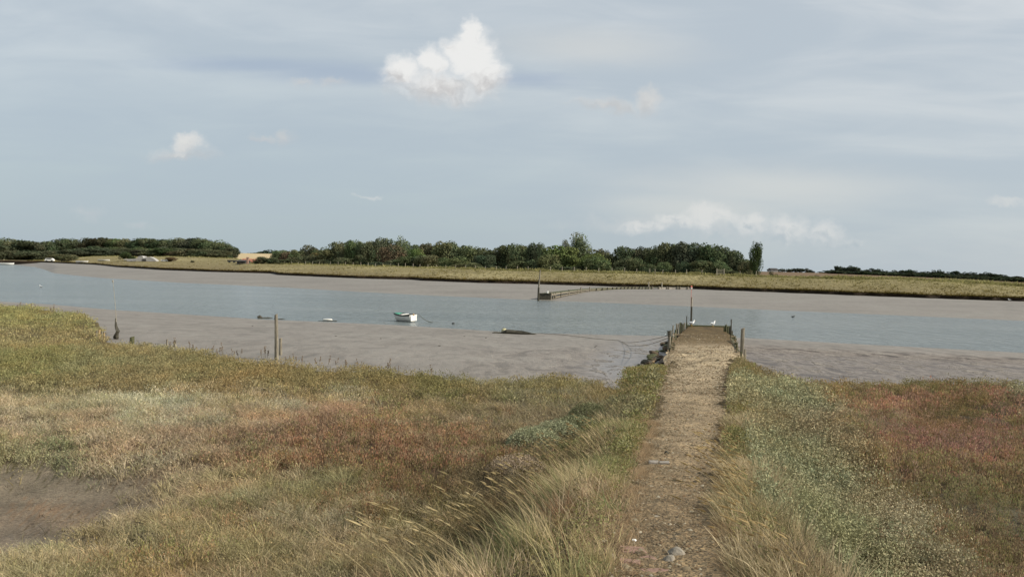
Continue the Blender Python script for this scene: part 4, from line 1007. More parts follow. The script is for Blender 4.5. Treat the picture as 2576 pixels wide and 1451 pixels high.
put_tree(1903, 609, 36, crest_d(1903)+6, 'slender columnar poplar standing alone at the right end of the wood', (.062, .085, .038), 'spire', 'poplar_tree', low=0)
# understorey: shrubs and thicket in front of the trunks
words = ['darkest kind of thicket shrub along the foot of the central wood', 'dark green thicket shrub along the foot of the central wood', 'mid green thicket shrub along the foot of the central wood']
k = 0
for X in range(712, 1885, 24):
    if random.random() < .3: continue
    d = crest_d(X)+random.uniform(6, 16)
    ci = random.randrange(3); yb = np.interp(X, [700, 1258, 1600, 1900], [664, 680, 688, 695])
    put_tree(X, yb-random.uniform(9, 38)*np.interp(X, [700, 1500], [.8, 1.15]), random.uniform(34, 84), d, words[ci], (DK2, DK, MID)[ci], name='thicket_shrub', cat='shrub', group='thicket shrubs along the foot of the central wood', low=0)
sky_x = sorted([(xd(a[0]), yd(a[1])) for a in cwood]+[(1258+a[0]*.2686, yd(a[1])) for a in cwood2])
for X in range(706, 1880, 27):
    ty = np.interp(X, [a[0] for a in sky_x], [a[1] for a in sky_x])+random.uniform(2, 8)
    put_tree(X, ty, random.uniform(48, 62), crest_d(X)+52, 'dark tree standing deep inside the central wood, glimpsed between nearer crowns', (DK2, DK, MID)[random.randrange(3)], group='inner trees of the central wood', low=0)
# western wood
WW = 'trees of the western wood'
wy = lambda v: 566+v*.2686
wwood = [
 (20, 124, 230, 600, (.12, .145, .085), 'pale grey green tree at the left border of the photo'),
 (225, 146, 250, 540, DK2, 'big dark rounded tree at the shore end of the western wood'),
 (385, 158, 150, 530, DK2, 'dark tree right of the big rounded shore tree'), (470, 150, 130, 525, DK, 'third tree from the shore end, dark, on the western skyline'),
 (560, 136, 140, 520, DK2, 'fourth tree on the western skyline, dark with a small point'), (655, 130, 140, 515, DK, 'fifth tree on the level western skyline'),
 (750, 131, 140, 510, DK2, 'sixth tree on the level western skyline'), (845, 126, 130, 505, (.06, .062, .035), 'brownish dark tree left of the centre of the western wood'),
 (985, 122, 190, 500, (.066, .066, .036), 'broad brownish dark crown at the centre of the western wood'),
 (1100, 132, 150, 500, MID, 'green tree right of the broad brownish crown'), (1200, 131, 150, 500, MID, 'second green tree right of the broad brownish crown'),
 (1300, 126, 140, 498, (.06, .09, .045), 'green pine like tree with a knobbly top above the round bush'), (1390, 128, 130, 496, MID, 'green tree between two knobbly tops'),
 (1490, 132, 140, 494, (.06, .09, .045), 'fresh green tree right of centre in the western wood'), (1590, 134, 140, 490, MID, 'green tree above the grey ruin'),
 (1690, 124, 140, 486, DK, 'dark green tree beginning the high east end of the western wood'), (1820, 123, 170, 478, DK2, 'very dark tall crown at the east end of the western wood'),
 (1920, 134, 150, 470, DK, 'dark crown right of the very dark tall one'), (2010, 148, 140, 464, MID, 'crown where the western wood starts to fall away'),
 (2095, 164, 130, 458, DK, 'second last tree of the western wood'), (2165, 212, 110, 452, DK2, 'last low tree at the east end of the western wood'),
]
for (cx, ty, w, d, col, lab) in wwood: put_tree(cx*.2686, wy(ty), w*.2686*1.55, (crest_d(cx*.2686)+30+(d-450)*.2), lab, col, group=WW if cx > 50 else None, low=0)
wsk = sorted([(a[0]*.2686, wy(a[1])) for a in wwood])
for X in range(24, 584, 21):
    ty = np.interp(X, [a[0] for a in wsk], [a[1] for a in wsk])+random.uniform(1, 6)
    put_tree(X, ty, random.uniform(40, 54), crest_d(X)+50, 'dark tree deep inside the western wood, glimpsed between nearer crowns', (DK2, DK, MID)[random.randrange(3)], group='inner trees of the western wood', low=0)
for X in range(30, 580, 19):
    ty = np.interp(X, [0, 120, 240, 483, 590], [657, 655, 644, 646, 650])-random.uniform(12, 26)
    put_tree(X, ty, random.uniform(34, 54), crest_d(X)+random.uniform(8, 20), 'dark bushy growth along the foot of the western wood', (DK2, DK, DK2, DK)[random.randrange(4)], name='thicket_shrub', cat='shrub', group='thicket along the foot of the western wood', low=0)  # dark greens only: shade at the wood's foot is put into the colour
lowrow = [(1440, 225, 190, MID, 'rounded green shrub below the western wood, left of the bright one'), (1530, 212, 180, (.07, .095, .04), 'brighter rounded shrub low in front of the western wood'), (1640, 245, 150, BR, 'brown tinged shrub low in front of the western wood'), (1750, 222, 190, OL, 'olive rounded shrub low in front of the western wood'),
 (1330, 230, 150, DK2, 'dark shrub behind the round bush'), (1000, 225, 200, DK2, 'dark wide shrub at the foot of the broad brownish crown'), (820, 215, 200, DK2, 'dark wide shrub left of centre at the foot of the wood'), (640, 230, 180, DK2, 'dark shrub above the sandy bank'), (440, 235, 180, DK, 'dark shrub behind the white car'), (1900, 225, 200, DK, 'dark shrub below the high east end'), (2060, 235, 170, DK, 'dark shrub below the falling east end'), (90, 235, 160, DK2, 'dark waterside shrub near the left border'), (300, 240, 220, DK2, 'dark waterside shrub under the big rounded tree')]
for (cx, ty, w, col, lab) in lowrow: put_tree(cx*.2686, wy(ty), w*.2686*1.4, crest_d(cx*.2686)+6, lab, col, name='shrub', cat='shrub', group='shrubs at the foot of the western wood', low=0)
def gz(x, y): return float(far_z(np.array([x]), np.array([y]))[0])
put_tree(322, 633, 38, -656, 'round dark green bush alone on the grass slope left of the ruin', (.06, .08, .032), name='bush', cat='bush', low=0)
put_tree(431, 647, 30, -658, 'low brownish bush right of the grey ruin', (.12, .085, .045), name='bush', cat='bush', low=0)
put_tree(484, 655, 11, -660.5, 'tiny dark bush alone in the middle of the grass slope', DK, name='bush', cat='bush', low=0)
put_tree(155, 640, 60, -658, 'scrubby olive bush on the sandy bank by the white car', (.12, .11, .06), name='bush', cat='bush', low=0)
put_tree(182, 641, 34, -654, 'dark scrubby bush on top of the sandy bank', OL, name='bush', cat='bush', low=0)
put_tree(661, 646, 38, -663.5, 'rounded bush right of the red brick barn', DK, name='bush', cat='bush', low=0)
put_tree(688, 648, 38, -664, 'rounded bush between the barn bush and the wood', DK, name='bush', cat='bush', low=0)
put_tree(645, 652, 20, -663.2, 'small bush in front of the red brick barn', MID, name='bush', cat='bush', low=0)
# far hedge line above the stubble
for i, (X, ty, w) in enumerate([(600, 636, 26), (622, 636.5, 26), (644, 635, 28), (664, 631, 32), (686, 628, 38), (708, 630, 36), (730, 633, 30)]):
    put_tree(X, ty, w*1.3, 830, ['hazy green hedge tree above the stubble field', 'hazy taller hedge tree on the stubble field skyline'][i in (3, 4, 5)], (.085, .11, .07), 'far', 'hedge_tree', 'hedge trees on the skyline above the stubble field', base=6.5, low=0)
# eastern shelter belt
e8 = lambda x, y: ((2850+x/2.0674)*.629, (1000+y/2.0674)*.629)
EW = 'pines of the distant eastern belt'
prof = [(985, 165, 55), (1010, 150, 45), (1042, 131, 50), (1075, 155, 50), (1105, 140, 50), (1155, 129, 60), (1200, 140, 50), (1245, 165, 55), (1310, 150, 60), (1355, 155, 50), (1410, 160, 60), (1465, 178, 50), (1520, 165, 60), (1570, 165, 50), (1630, 160, 60), (1690, 168, 60), (1750, 175, 60), (1815, 165, 50), (1870, 172, 50), (1890, 160, 45), (1950, 180, 60), (2010, 172, 60), (2070, 180, 60), (2120, 180, 60), (2180, 185, 60), (2240, 180, 60), (2300, 188, 60), (2360, 198, 60), (2410, 205, 60), (2460, 218, 50), (2520, 215, 60), (2570, 225, 50)]
for i, (a, b_, w) in enumerate(prof):
    X, Y = e8(a, b_); d = float(np.interp(X, [2087, 2600], [612, 470]))
    lab = 'dark distant pine with a raised knobbly top' if b_ < 152 else ('distant pine in the higher left part of the eastern belt' if a < 1400 else 'distant low pine in the long right part of the eastern belt')
    put_tree(X, Y, w*.304*1.5, d, lab, (.052, .066, .040), 'far', 'pine_tree', EW, low=0)
for i in range(40):
    a = 990+i*41; X, Y = e8(a, np.interp(a, [990, 1400, 2000, 2600], [178, 188, 208, 238])); d = float(np.interp(X, [2087, 2600], [560, 300]))
    if X > 2600: break
    put_tree(X, Y-random.uniform(0, 3), 52, d, 'dark low scrub at the foot of the eastern belt', (.050, .062, .036), 'far', 'scrub_bush', 'scrub along the foot of the eastern belt', cat='bush', low=0)
for i, (a, b_, w) in enumerate([(480, 152, 40), (515, 151, 45), (545, 156, 40), (580, 152, 38), (640, 155, 50), (690, 150, 55), (735, 152, 55), (785, 150, 50), (820, 170, 40), (890, 178, 40), (920, 182, 40)]):
    X, Y = e8(a, b_); put_tree(X, Y, w*.304*1.5, 614, 'tiny far tree on the ploughed field skyline ' + ('by the poplar' if a < 600 else 'in the dense clump right of the poplar' if a < 800 else 'beside the eastern belt'), (.060, .072, .046), 'far', 'skyline_tree', 'tiny trees on the ploughed field skyline', low=0)
for i, (a, b_, w) in enumerate([(500, 178, 60), (850, 208, 70), (1060, 222, 60), (1600, 222, 80), (1700, 228, 80)]):
    X, Y = e8(a, b_); put_tree(X, Y, w*.304*1.3, 225, ['hedge bush on the field edge right of the poplar', 'dark bush on the near edge of the ploughed field', 'small bush right of the dark field edge bush', 'wide low bush where the bank hump begins', 'low bush right of the bank hump'][i], (.085, .085, .042), 'far', 'bush', cat='bush', low=0)

# ------------------------------------------------------------------ far fence and gate
def simple_post(name, x, y, z, h, r, mat, label, cat, group=None, lean=(0, 0), parent=None, n=6, sink=.3):
    bm = post_bm(h, r, lean, n, sink); o = obj(name, bm, mat, parent)
    o.location = (x, y, z) if parent is None else o.location
    if parent is None: tag(o, label, cat, group)
    else: o.location = (x, y, z)
    return o
fence_px = [700, 716, 733, 750, 768, 786, 803, 831, 850, 869, 888, 907, 926, 944, 963, 982, 1002, 1019, 1039, 1056, 1076, 1098, 1121, 1146, 1171, 1195, 1221, 1248, 1273, 1301, 1328, 1384, 1414, 1444, 1474, 1506, 1539, 1571, 1602, 1634, 1648, 1667, 1699, 1727, 1766, 1862, 1902]
ft = None; fpts = []
for i, X in enumerate(fence_px):
    yy = float(np.interp(ray(X, 680)[0]/(1+0), CR_U*(1.0)+0, CR_Y))
    # walk out to the crest along this column
    r_ = ray(X, 685); d = yy
    for _ in range(4): d = float(np.interp(uprime(r_[0]*d, d), CR_U, CR_Y))-1.0
    x = r_[0]*d; z = gz(x, d); fpts.append((x, d, z))
    h = random.uniform(.95, 1.2)
    bm = post_bm(h, .085, (random.uniform(-.04, .04), 0), 6, .3)
    o = obj('fence_post', bm, M_WOODP); o.location = (x, d, z)
    if X < 1000: lab = 'grey fence post on the far bank, in the western run before the wood steps up'
    elif X < 1330: lab = 'grey fence post on the far bank, left of the thin mooring pole'
    elif X < 1620: lab = 'grey fence post on the far bank, under the willow and the notch of the wood'
    else: lab = 'grey fence post on the far bank, below the last dark dome of the wood'
    tag(o, lab, 'fence post', 'posts of the far bank fence')
# strand wire between the posts
bm = bmesh.new()
for zf in (.85, .5):
    tube(bm, [(p[0], p[1], p[2]+zf) for p in fpts], .008, 3, cap=False)
tag(obj('fence_wire', bm, M_WOODD), 'thin wire strung between the grey posts of the far bank fence', 'fence wire')
g = thing('footpath_gate', 'small wooden gate between two stout posts on the far bank', 'gate')
_gd = crest_d(1812)-1.5; xa, ya, _ = at_d(1803, 690, _gd); xb, yb, _ = at_d(1821, 690, _gd); za = gz(xa, ya)
for xx in (xa, xb):
    o = obj('gate_post', post_bm(1.45, .11, (0, 0), 6, .3), M_WOODP, g); o.location = (xx, ya, za)
bm = bmesh.new()
for zz in (.35, .62, .9, 1.2): bx(bm, xb-xa, .06, .09, ((xa+xb)/2, ya, za+zz))
obj('gate_rail', bm, M_WOODP, g)
for X, Y, top in ((1632, 717, 708), (1665, 721, 710)):
    x, y = at_z(X, Y, 1.75); h = (Y-top)/FP*y
    o = obj('marker_post', post_bm(h, .10, (0, 0), 6, .3), M_WOODP); o.location = (x, y, 1.7)
    tag(o, ('pale' if X > 1640 else 'grey')+' stub post on the far marsh edge behind the jetty, '+('right' if X > 1640 else 'left')+' of the two', 'post')

# ------------------------------------------------------------------ buildings far away
def bld(name, label, X, Y0, Y1, w, dist, wallm, roofm, dep=6, gable=.4, rz=0, group=None, chimney=False, door=False):
    if dist is None: x, y, z0 = far_at(X, Y0); dist = y
    else: x, y, z0 = at_d(X, Y0, dist)
    H = (Y0-Y1)/FP*dist; W = w/FP*dist
    t = thing(name, label, 'building', (x, y, z0), rz, group); hw = H*(1-gable)
    bm = bmesh.new(); bx(bm, W, dep, hw+2, (0, 0, hw/2-1)); obj('wall', bm, wallm, t)
    bm = bmesh.new(); e = .25
    v = [bm.verts.new(p) for p in ((-W/2-e, -dep/2-e, hw-.05), (W/2+e, -dep/2-e, hw-.05), (W/2+e, dep/2+e, hw-.05), (-W/2-e, dep/2+e, hw-.05), (-W/2-e, 0, H), (W/2+e, 0, H))]
    for f in ((0, 1, 5, 4), (2, 3, 4, 5), (0, 4, 3), (1, 2, 5), (3, 2, 1, 0)): bm.faces.new([v[k_] for k_ in f])
    rf = obj('roof', bm, roofm, t)
    if chimney:
        bm = bmesh.new(); bx(bm, W*.09, W*.09, H*.45, (-W*.42, 0, H*1.05)); obj('chimney', bm, wallm, rf)
    if door:
        bm = bmesh.new(); bx(bm, W*.2, .08, hw*.7, (-W*.1, -dep/2-.05, hw*.35)); obj('door', bm, M_WOODD, t)
    return t
M_TILE = simple('red_tiles', (.24, .085, .05), (.36, .15, .09), 3, .9); M_BLACK = simple('tarred_boards', (.03, .03, .028), (.07, .065, .06), 3, .9)
M_GREY = simple('grey_render', (.26, .25, .23), (.40, .385, .36), 1.2, .9)
bld('brick_barn', 'low barn with red brown tiled roof below the stubble field', 632, 662.5, 651, 40, None, M_BRICK, M_TILE, 8, .6, door=True)
bld('black_shed', 'dark tarred shed left of the red roofed barn', 613, 663, 653.5, 21, None, M_BLACK, M_BLACK, 6, .35, door=True)
t = bld('brick_tower', 'narrow pinkish brick stack beside the dark shed', 622.8, 663.2, 646.5, 3.4, None, M_BRICK, M_BRICK, 1.2, .12)
bld('distant_barn', 'low dark roofed barn on the skyline right of the poplar', 1944, 680.5, 674.5, 17, 600, M_GREY, M_BLACK, 9, .7, door=True)
# ruined bunker
x, y, z0 = far_at(372, 657.5)
t = thing('concrete_ruin', 'grey broken concrete ruin on the grass slope beside the round dark bush', 'ruin', (x, y, z0))
bm = bmesh.new(); P = [(-5.5, 0), (-5.2, .9), (-3.5, 1.1), (-3.0, 1.9), (-1.6, 2.2), (-.8, 1.3), (0, 1.7), (1.6, 1.9), (3.3, 1.0), (4.2, .3), (4.4, 0)]
fr = [bm.verts.new((a, -2, b_)) for a, b_ in P]; bk = [bm.verts.new((a*.9, 2, b_*.9)) for a, b_ in P]
bm.faces.new(fr[::-1]); bm.faces.new(bk)
for i in range(len(P)): j = (i+1) % len(P); bm.faces.new((fr[i], fr[j], bk[j], bk[i]))
obj('wall', bm, M_GREY, t)
bm = bmesh.new(); bx(bm, 1.5, .1, .8, (-.6, -2.06, .55)); obj('doorway', bm, M_BLACK, t)
bm = bmesh.new(); bx(bm, 3, 2, .9, (-6.8, .4, .2), bev=.15); obj('rubble', bm, M_GREY, t)
def car(X, Y, dist, L, label, rz=0, tall=1.0):
    x, y, z0 = far_at(X, Y); t = thing('parked_van', label, 'van', (x, y, z0), rz)
    bm = bmesh.new(); s = L/4.4; P = [(-2.2, .35), (-2.2, .95), (-1.9, 1.05), (-1.5, 1.65*tall), (1.3, 1.7*tall), (2.1, 1.1), (2.2, .35)]
    a = [bm.verts.new((p*s, -.85*s, q*s)) for p, q in P]; b_ = [bm.verts.new((p*s, .85*s, q*s)) for p, q in P]
    bm.faces.new(a[::-1]); bm.faces.new(b_)
    for i in range(len(P)): j = (i+1) % len(P); bm.faces.new((a[i], a[j], b_[j], b_[i]))
    obj('body', bm, M_WHITE, t)
    bm = bmesh.new(); bx(bm, 2.5*s, 1.74*s, .42*s, (-.1*s, 0, 1.27*s)); obj('window', bm, M_DARK, t)
    for sx in (-1.35, 1.35):
        for sy in (-.78, .78):
            bm = bmesh.new(); bmesh.ops.create_cone(bm, cap_ends=True, segments=12, radius1=.36*s, radius2=.36*s, depth=.2*s, matrix=Matrix.Translation((sx*s, sy*s, .36*s)) @ Matrix.Rotation(R(90), 4, 'X')); obj('wheel', bm, M_DARK, t)
car(125, 657.8, 470, 3.5, 'white van parked on the shore under the dark trees', .1)
car(414, 658, 398, 2.7, 'long white van parked beside the grey ruin', 0, .8)

# small boats pulled up or afloat far upstream
def small_boat(x, y, z, L, label, rz, mat, group=None):
    t = thing('rowing_boat', label, 'boat', (x, y, z), rz, group)
    bm = bmesh.new(); hull_shell(bm, L, L*.38, L*.16, .03); obj('hull', bm, mat, t)
    bm = bmesh.new(); bx(bm, L*.12, L*.33, .04, (0, 0, L*.11)); obj('thwart', bm, M_WOODP, t); return t
def hull_shell(bm, L, B, D, th, n=12, m_=9, sheer=.18, rake=.06):
    """open boat; stern at -L/2, bow at +L/2, keel near z=0"""
    def sec(t_, inset=0.):
        w = B/2*(1-(max(0, t_-.35)/.65)**2.4)*(1-.12*(1-min(t_/.35, 1))**2); w = max(w-inset, .006)
        top = D*(1+sheer*(max(0, t_-.3)/.7)**2+.05*(1-t_)**2); keel = D*.35*max(0, (t_-.75)/.25)**2+inset
        out = []
        for k in range(m_):
            s = -1+2*k/(m_-1); a = abs(s)**1.0
            yy = math.copysign(w*min(1, (math.sin(a*math.pi/2))**.75), s) if s else 0; zz = keel+(top-keel)*(1-math.cos(a*math.pi/2))**1.0
            out.append((-L/2+L*t_+ (rake*zz*3 if t_ > .9 else 0)-(0.05*zz if t_ < .1 else 0), yy, zz))
        return out
    outer = [[bm.verts.new(p) for p in sec(i/(n-1))] for i in range(n)]
    inner = [[bm.verts.new((p[0]+(th if i == 0 else (-th*2 if i == n-1 else 0)), p[1], p[2]+(0 if k in (0, m_-1) else 0))) for k, p in enumerate(sec(i/(n-1), th))] for i in range(n)]
    for i in range(n-1):
        for k in range(m_-1):
            bm.faces.new((outer[i][k], outer[i+1][k], outer[i+1][k+1], outer[i][k+1])); bm.faces.new((inner[i][k], inner[i][k+1], inner[i+1][k+1], inner[i+1][k]))
        for k in (0, m_-1): bm.faces.new((outer[i][k], inner[i][k], inner[i+1][k], outer[i+1][k]) if k == 0 else (outer[i][k], outer[i+1][k], inner[i+1][k], inner[i][k]))
    for i, fl in ((0, 0), (n-1, 1)):
        bm.faces.new(outer[i] if fl else outer[i][::-1]); bm.faces.new(inner[i][::-1] if fl else inner[i])
        bm.faces.new((outer[i][0], outer[i][-1], inner[i][-1], inner[i][0]))
    bmesh.ops.recalc_face_normals(bm, faces=bm.faces[:])
x, y = at_z(18, 666.5, 0); small_boat(x, y, 0, 5.0, 'white boat afloat far upstream at the left border', .15, M_WHITE)
for X, Y, L, lab in ((207, 661, 4.5, 'pale flat boat drawn up on the far shore below the sandy bank, left of two'), (262, 657.5, 5.0, 'pale flat boat drawn up on the far shore below the sandy bank, right of two'), (329, 657, 5, 'pale boat lying in the grass below the sandy slope')):
    x, y, z = far_at(X, Y); small_boat(x, y, z, L, lab, random.uniform(-.2, .2), M_HULL)
x, y, z = far_at(585, 661)
t = thing('farm_cart', 'low dark cart standing on the grass left of the tarred shed', 'cart', (x, y, z-.1))
bm = bmesh.new(); bx(bm, 3.6, 1.6, .5, (0, 0, .85)); bx(bm, 2.2, .1, .1, (-2.6, 0, .6)); obj('bed', bm, M_BLACK, t)
for sx in (-.9, .9):
    bm = bmesh.new(); bmesh.ops.create_cone(bm, cap_ends=True, segments=12, radius1=.45, radius2=.45, depth=.15, matrix=Matrix.Translation((sx, -.85, .45)) @ Matrix.Rotation(R(90), 4, 'X')); obj('wheel', bm, M_DARK, t)

# ------------------------------------------------------------------ dinghy
def px_scale(y): return y/FP
bx0, by0 = at_z(1017, 808, 0)
dg = thing('dinghy', 'white dinghy with green bow cover and dark rubbing strake afloat by the near mud', 'boat', (bx0, by0, -.05), 0)
L_, B_, D_ = 1.95, 1.05, .60
dg.rotation_euler = (R(-2), R(1), math.pi-R(33))
bm = bmesh.new(); hull_shell(bm, L_, B_, D_, .03, 16, 11); obj('hull', bm, M_HULL, dg, True)
def strake(name, zoff, r_, mat):
    bm = bmesh.new()
    for s in (-1, 1):
        pts = []
        for i in range(15):
            t_ = i/14; w = B_/2*(1-(max(0, t_-.35)/.65)**2.4)*(1-.12*(1-min(t_/.35, 1))**2)+.01
            pts.append((-L_/2+L_*t_+(.06*D_*3 if t_ > .9 else 0), s*max(w, .03), D_*(1+.18*(max(0, t_-.3)/.7)**2+.05*(1-t_)**2)+zoff))
        tube(bm, pts, r_, 6)
    return obj(name, bm, mat, dg)
strake('gunwale', -.03, .062, M_DARK)
bm = bmesh.new()                                       # humped green cover over the bow
rows_ = []
for i in range(9):
    t_ = .58+.42*i/8; w = B_/2*(1-(max(0, t_-.35)/.65)**2.4)+.0; top = D_*(1+.18*((t_-.3)/.7)**2)
    rows_.append([bm.verts.new((-L_/2+L_*t_+(.06*D_*3 if t_ > .9 else 0), w*s, top+.02+.10*(1-s*s)*(1-(i/8)**3))) for s in np.linspace(-1, 1, 9)])
for i in range(8):
    for k in range(8): bm.faces.new((rows_[i][k], rows_[i][k+1], rows_[i+1][k+1], rows_[i+1][k]))
bmesh.ops.recalc_face_normals(bm, faces=bm.faces[:]); obj('bow_cover', bm, M_GREEN, dg, True)
bm = bmesh.new(); bx(bm, .30, B_*.94, .05, (.02, 0, D_+.035), bev=.012); obj('thwart', bm, M_WHITE, dg)
bm = bmesh.new(); bx(bm, .05, B_*.72, D_*.80, (-L_/2-.045, 0, D_*.58), bev=.01); obj('transom', bm, M_WHITE, dg)
bm = bmesh.new(); bx(bm, .07, .14, .16, (-L_/2-.06, .0, D_*1.05), bev=.02); tube(bm, [(-L_/2-.03, .02, D_*1.0), (-L_/2-.02, .02, D_*1.25)], .03, 6); obj('outboard_bracket', bm, M_TAN, dg)
bm = bmesh.new(); bx(bm, L_*.86, B_*.42, .14, (-.02, 0, .01)); obj('antifouling_band', bm, M_DARK, dg)
# its line into the water
p0 = Vector(at_d(1050, 788, by0-.4)); p1 = Vector((*at_z(1089, 811.5, 0), 0))
bm = bmesh.new(); pts = [p0.lerp(p1, t_)-Vector((0, 0, .16*math.sin(math.pi*t_))) for t_ in np.linspace(0, 1, 10)]
tube(bm, pts, [.010+.02*(i/9) for i in range(10)], 6)
tag(obj('mooring_line', bm, M_ROPE), 'dark line slanting from the dinghy stern into the water', 'rope')
def buoy(X, Y, z, r_, mat, label):
    x, y = at_z(X, Y, z); t = thing('mooring_buoy', label, 'buoy', (x, y, z))
    bm = bmesh.new(); bmesh.ops.create_uvsphere(bm, u_segments=16, v_segments=12, radius=r_)
    for v in bm.verts: v.co.z = v.co.z*.92+r_*.62
    obj('float', bm, mat, t, True)
    bm = bmesh.new(); tube(bm, [(r_*.18*math.cos(a)*1.0, 0, r_*1.55+r_*.16*math.sin(a)) for a in np.linspace(0, math.pi, 6)], r_*.05, 5); obj('eye', bm, M_DARK, t); return t
buoy(1140.5, 816.5, -.05, .12, M_DARK, 'small black ball buoy floating right of the dinghy')
def mud_at(X, Y):
    d = ray(X, Y); ys = np.linspace(24, 200, 9000); mz_ = np.maximum(mud_z(d[0]*ys, ys), -.02); f_ = EYE+d[2]*ys-mz_; i = int(np.argmax(f_ < 0)); return d[0]*ys[i], ys[i], float(mz_[i])
x, y, z = mud_at(1268, 838)
tb = buoy(1268, 838, z, .20, M_BUOY, 'pale green and cream ball buoy stranded on the dark weed heap'); tb.location = (x, y, z+.05)
def lump(name, X, Y, sx, sy, sz, mat, label, cat, seed, rz=0, dz=0):
    x, y, z = mud_at(X, Y); o = obj(name, rock_bm(sx, sy, sz, seed, 3), mat); o.location = (x, y, z+dz); o.rotation_euler = (0, 0, rz); return tag(o, label, cat)
random.seed(5)
x, y, z = mud_at(1292, 840)
bm = bmesh.new()
tube(bm, [(-1.5, 0, .02), (-1.35, .0, .05), (-.9, .02, .06), (-.5, 0, .13), (.1, .02, .12), (.6, -.05, .10), (1.1, -.1, .07), (1.6, -.15, .01)], [.05, .09, .05, .16, .15, .13, .10, .02], 10, jit=.25)
o = obj('weed_heap', bm, M_WOODD); o.location = (x, y, z); tag(o, 'long dark heap of weed and chain lying on the mud under the pale buoy', 'weed heap')
for (X0, X1, Y, r_, lab) in ((648, 686, 801, .12, 'dark driftwood log with a knobbly left end at the water edge'), (690, 717, 803.5, .06, 'thin dark driftwood branch right of the knobbly log')):
    a = Vector(mud_at(X0, Y)); b_ = Vector(mud_at(X1, Y)); bm = bmesh.new()
    tube(bm, [a+Vector((0, 0, .06)), a.lerp(b_, .15)+Vector((0, 0, .16 if r_ > .1 else .05)), a.lerp(b_, .35)+Vector((0, 0, .03)), a.lerp(b_, .7)+Vector((0, 0, .05)), b_+Vector((0, 0, .02))], [r_, r_*1.4, r_*.5, r_*.6, r_*.3], 8, jit=.25)
    tag(obj('driftwood', bm, M_WOODD), lab, 'driftwood')
x, y, z = mud_at(825, 808)
t = thing('stranded_fender', 'cream oval fender lying on a dark stick at the water edge', 'fender', (x, y, z))
bm = bmesh.new(); tube(bm, [(-.42, 0, .10), (-.36, 0, .12), (0, 0, .12), (.30, 0, .12), (.36, 0, .10)], [.03, .09, .10, .09, .03], 10); obj('float', bm, M_HULL, t, True)
bm = bmesh.new(); tube(bm, [(-.8, -.05, .03), (0, -.08, .04), (.75, -.05, .04)], [.015, .03, .05], 6); obj('stick', bm, M_WOODD, t)
for i, (X, Y, s) in enumerate(((806, 812, .05), (1552, 812, .04))): pass
lump('mud_stone', 1552, 820, .12, .10, .08, M_WOODD, 'small dark stone on the water edge below the dinghy', 'stone', 4) if False else None
for i, (X, Y, s) in enumerate([(966, 813, .07), (1500, 870, .05), (1222, 850, .06), (1168, 846, .05), (1105, 870, .06), (1497, 873, .05), (958, 852, .05), (845, 846, .06), (635, 820, .05)]):
    x, y, z = mud_at(X, Y); o = obj('mud_clod', rock_bm(s*1.5, s, s*.7, 40+i, 1), M_WOODD); o.location = (x, y, z); tag(o, 'small dark clod lying on the smooth near mud', 'clod', 'clods on the near mud')

# ------------------------------------------------------------------ posts and stakes on the near marsh edge
def ground_at(X, Y):
    d = ray(X, Y); ys = np.linspace(4, 60, 6000); xx = d[0]*ys; zz = np.where(ys < near_y(xx, ys), marsh_z(xx, ys), mud_z(xx, ys)); f_ = EYE+d[2]*ys-zz; i = int(np.argmax(f_ < 0)); return xx[i], ys[i], float(zz[i])
def standing(name, X, Yb, Yt, wpx, mat, label, cat, group=None, leanpx=0, dist=None, base=None, taper=.85):
    if dist is None: x, y, z = ground_at(X, Yb)
    else:
        x, y, z = at_d(X, Yb, dist)
    h = (Yb-Yt)/FP*y; r_ = wpx/FP*y/2
    o = obj(name, post_bm(h, r_, (leanpx/FP*y/h, 0), 10, .5, taper), mat); o.location = (x, y, z); return tag(o, label, cat, group)
standing('old_fence_post', 696, 905, 790, 12, M_WOOD, 'tall weathered grey post standing on the near marsh edge', 'post', taper=.62, leanpx=-3)
standing('old_fence_post', 705.5, 893, 850, 8.5, M_WOOD, 'short grey stump tucked right behind the tall weathered post', 'post', taper=.8)
standing('old_fence_post', 1643.5, 940, 907, 9, M_TAN, 'tan stub post on the left bank of the causeway', 'post', leanpx=-1)
standing('old_fence_post', 1969, 1212, 1174, 15, M_TAN, 'short sawn tan stake with a pale top in the purslane right of the path', 'post', taper=.95)
o = bpy.data.objects[-1] if False else None
standing('old_fence_post', 1871.5, 908, 878, 11, M_WOOD, 'mossy stub post right of the tall jetty mooring post', 'post')
for (X, Yb, Yt, w, lab) in ((332, 868, 847, 13, 'squat dark stump on the marsh edge right of the eroded corner'), (440, 874, 856, 9, 'small square stump on the marsh edge left of the dock plants'), (420, 872, 853, 5, 'thin broken stump left of the small square stump')):
    standing('timber_stump', X, Yb, Yt, w, M_WEED if X < 400 else M_WOOD, lab, 'stump')
# eroded corner revetment
for i, (X, Yb, Yt, w) in enumerate([(243, 852, 831, 5), (250, 853, 829, 5.5), (256, 855, 833, 4.5), (262, 857, 838, 4)]):
    standing('revetment_stake', X, Yb, Yt, w, M_TAN if i in (1, 3) else M_WOOD, ['first weathered stake of four at the eroded corner, from the left', 'pale second stake of four at the eroded corner', 'third weathered stake of four at the eroded corner', 'pale last stake of four at the eroded corner, by the mud'][i], 'stake', 'stakes at the eroded corner')
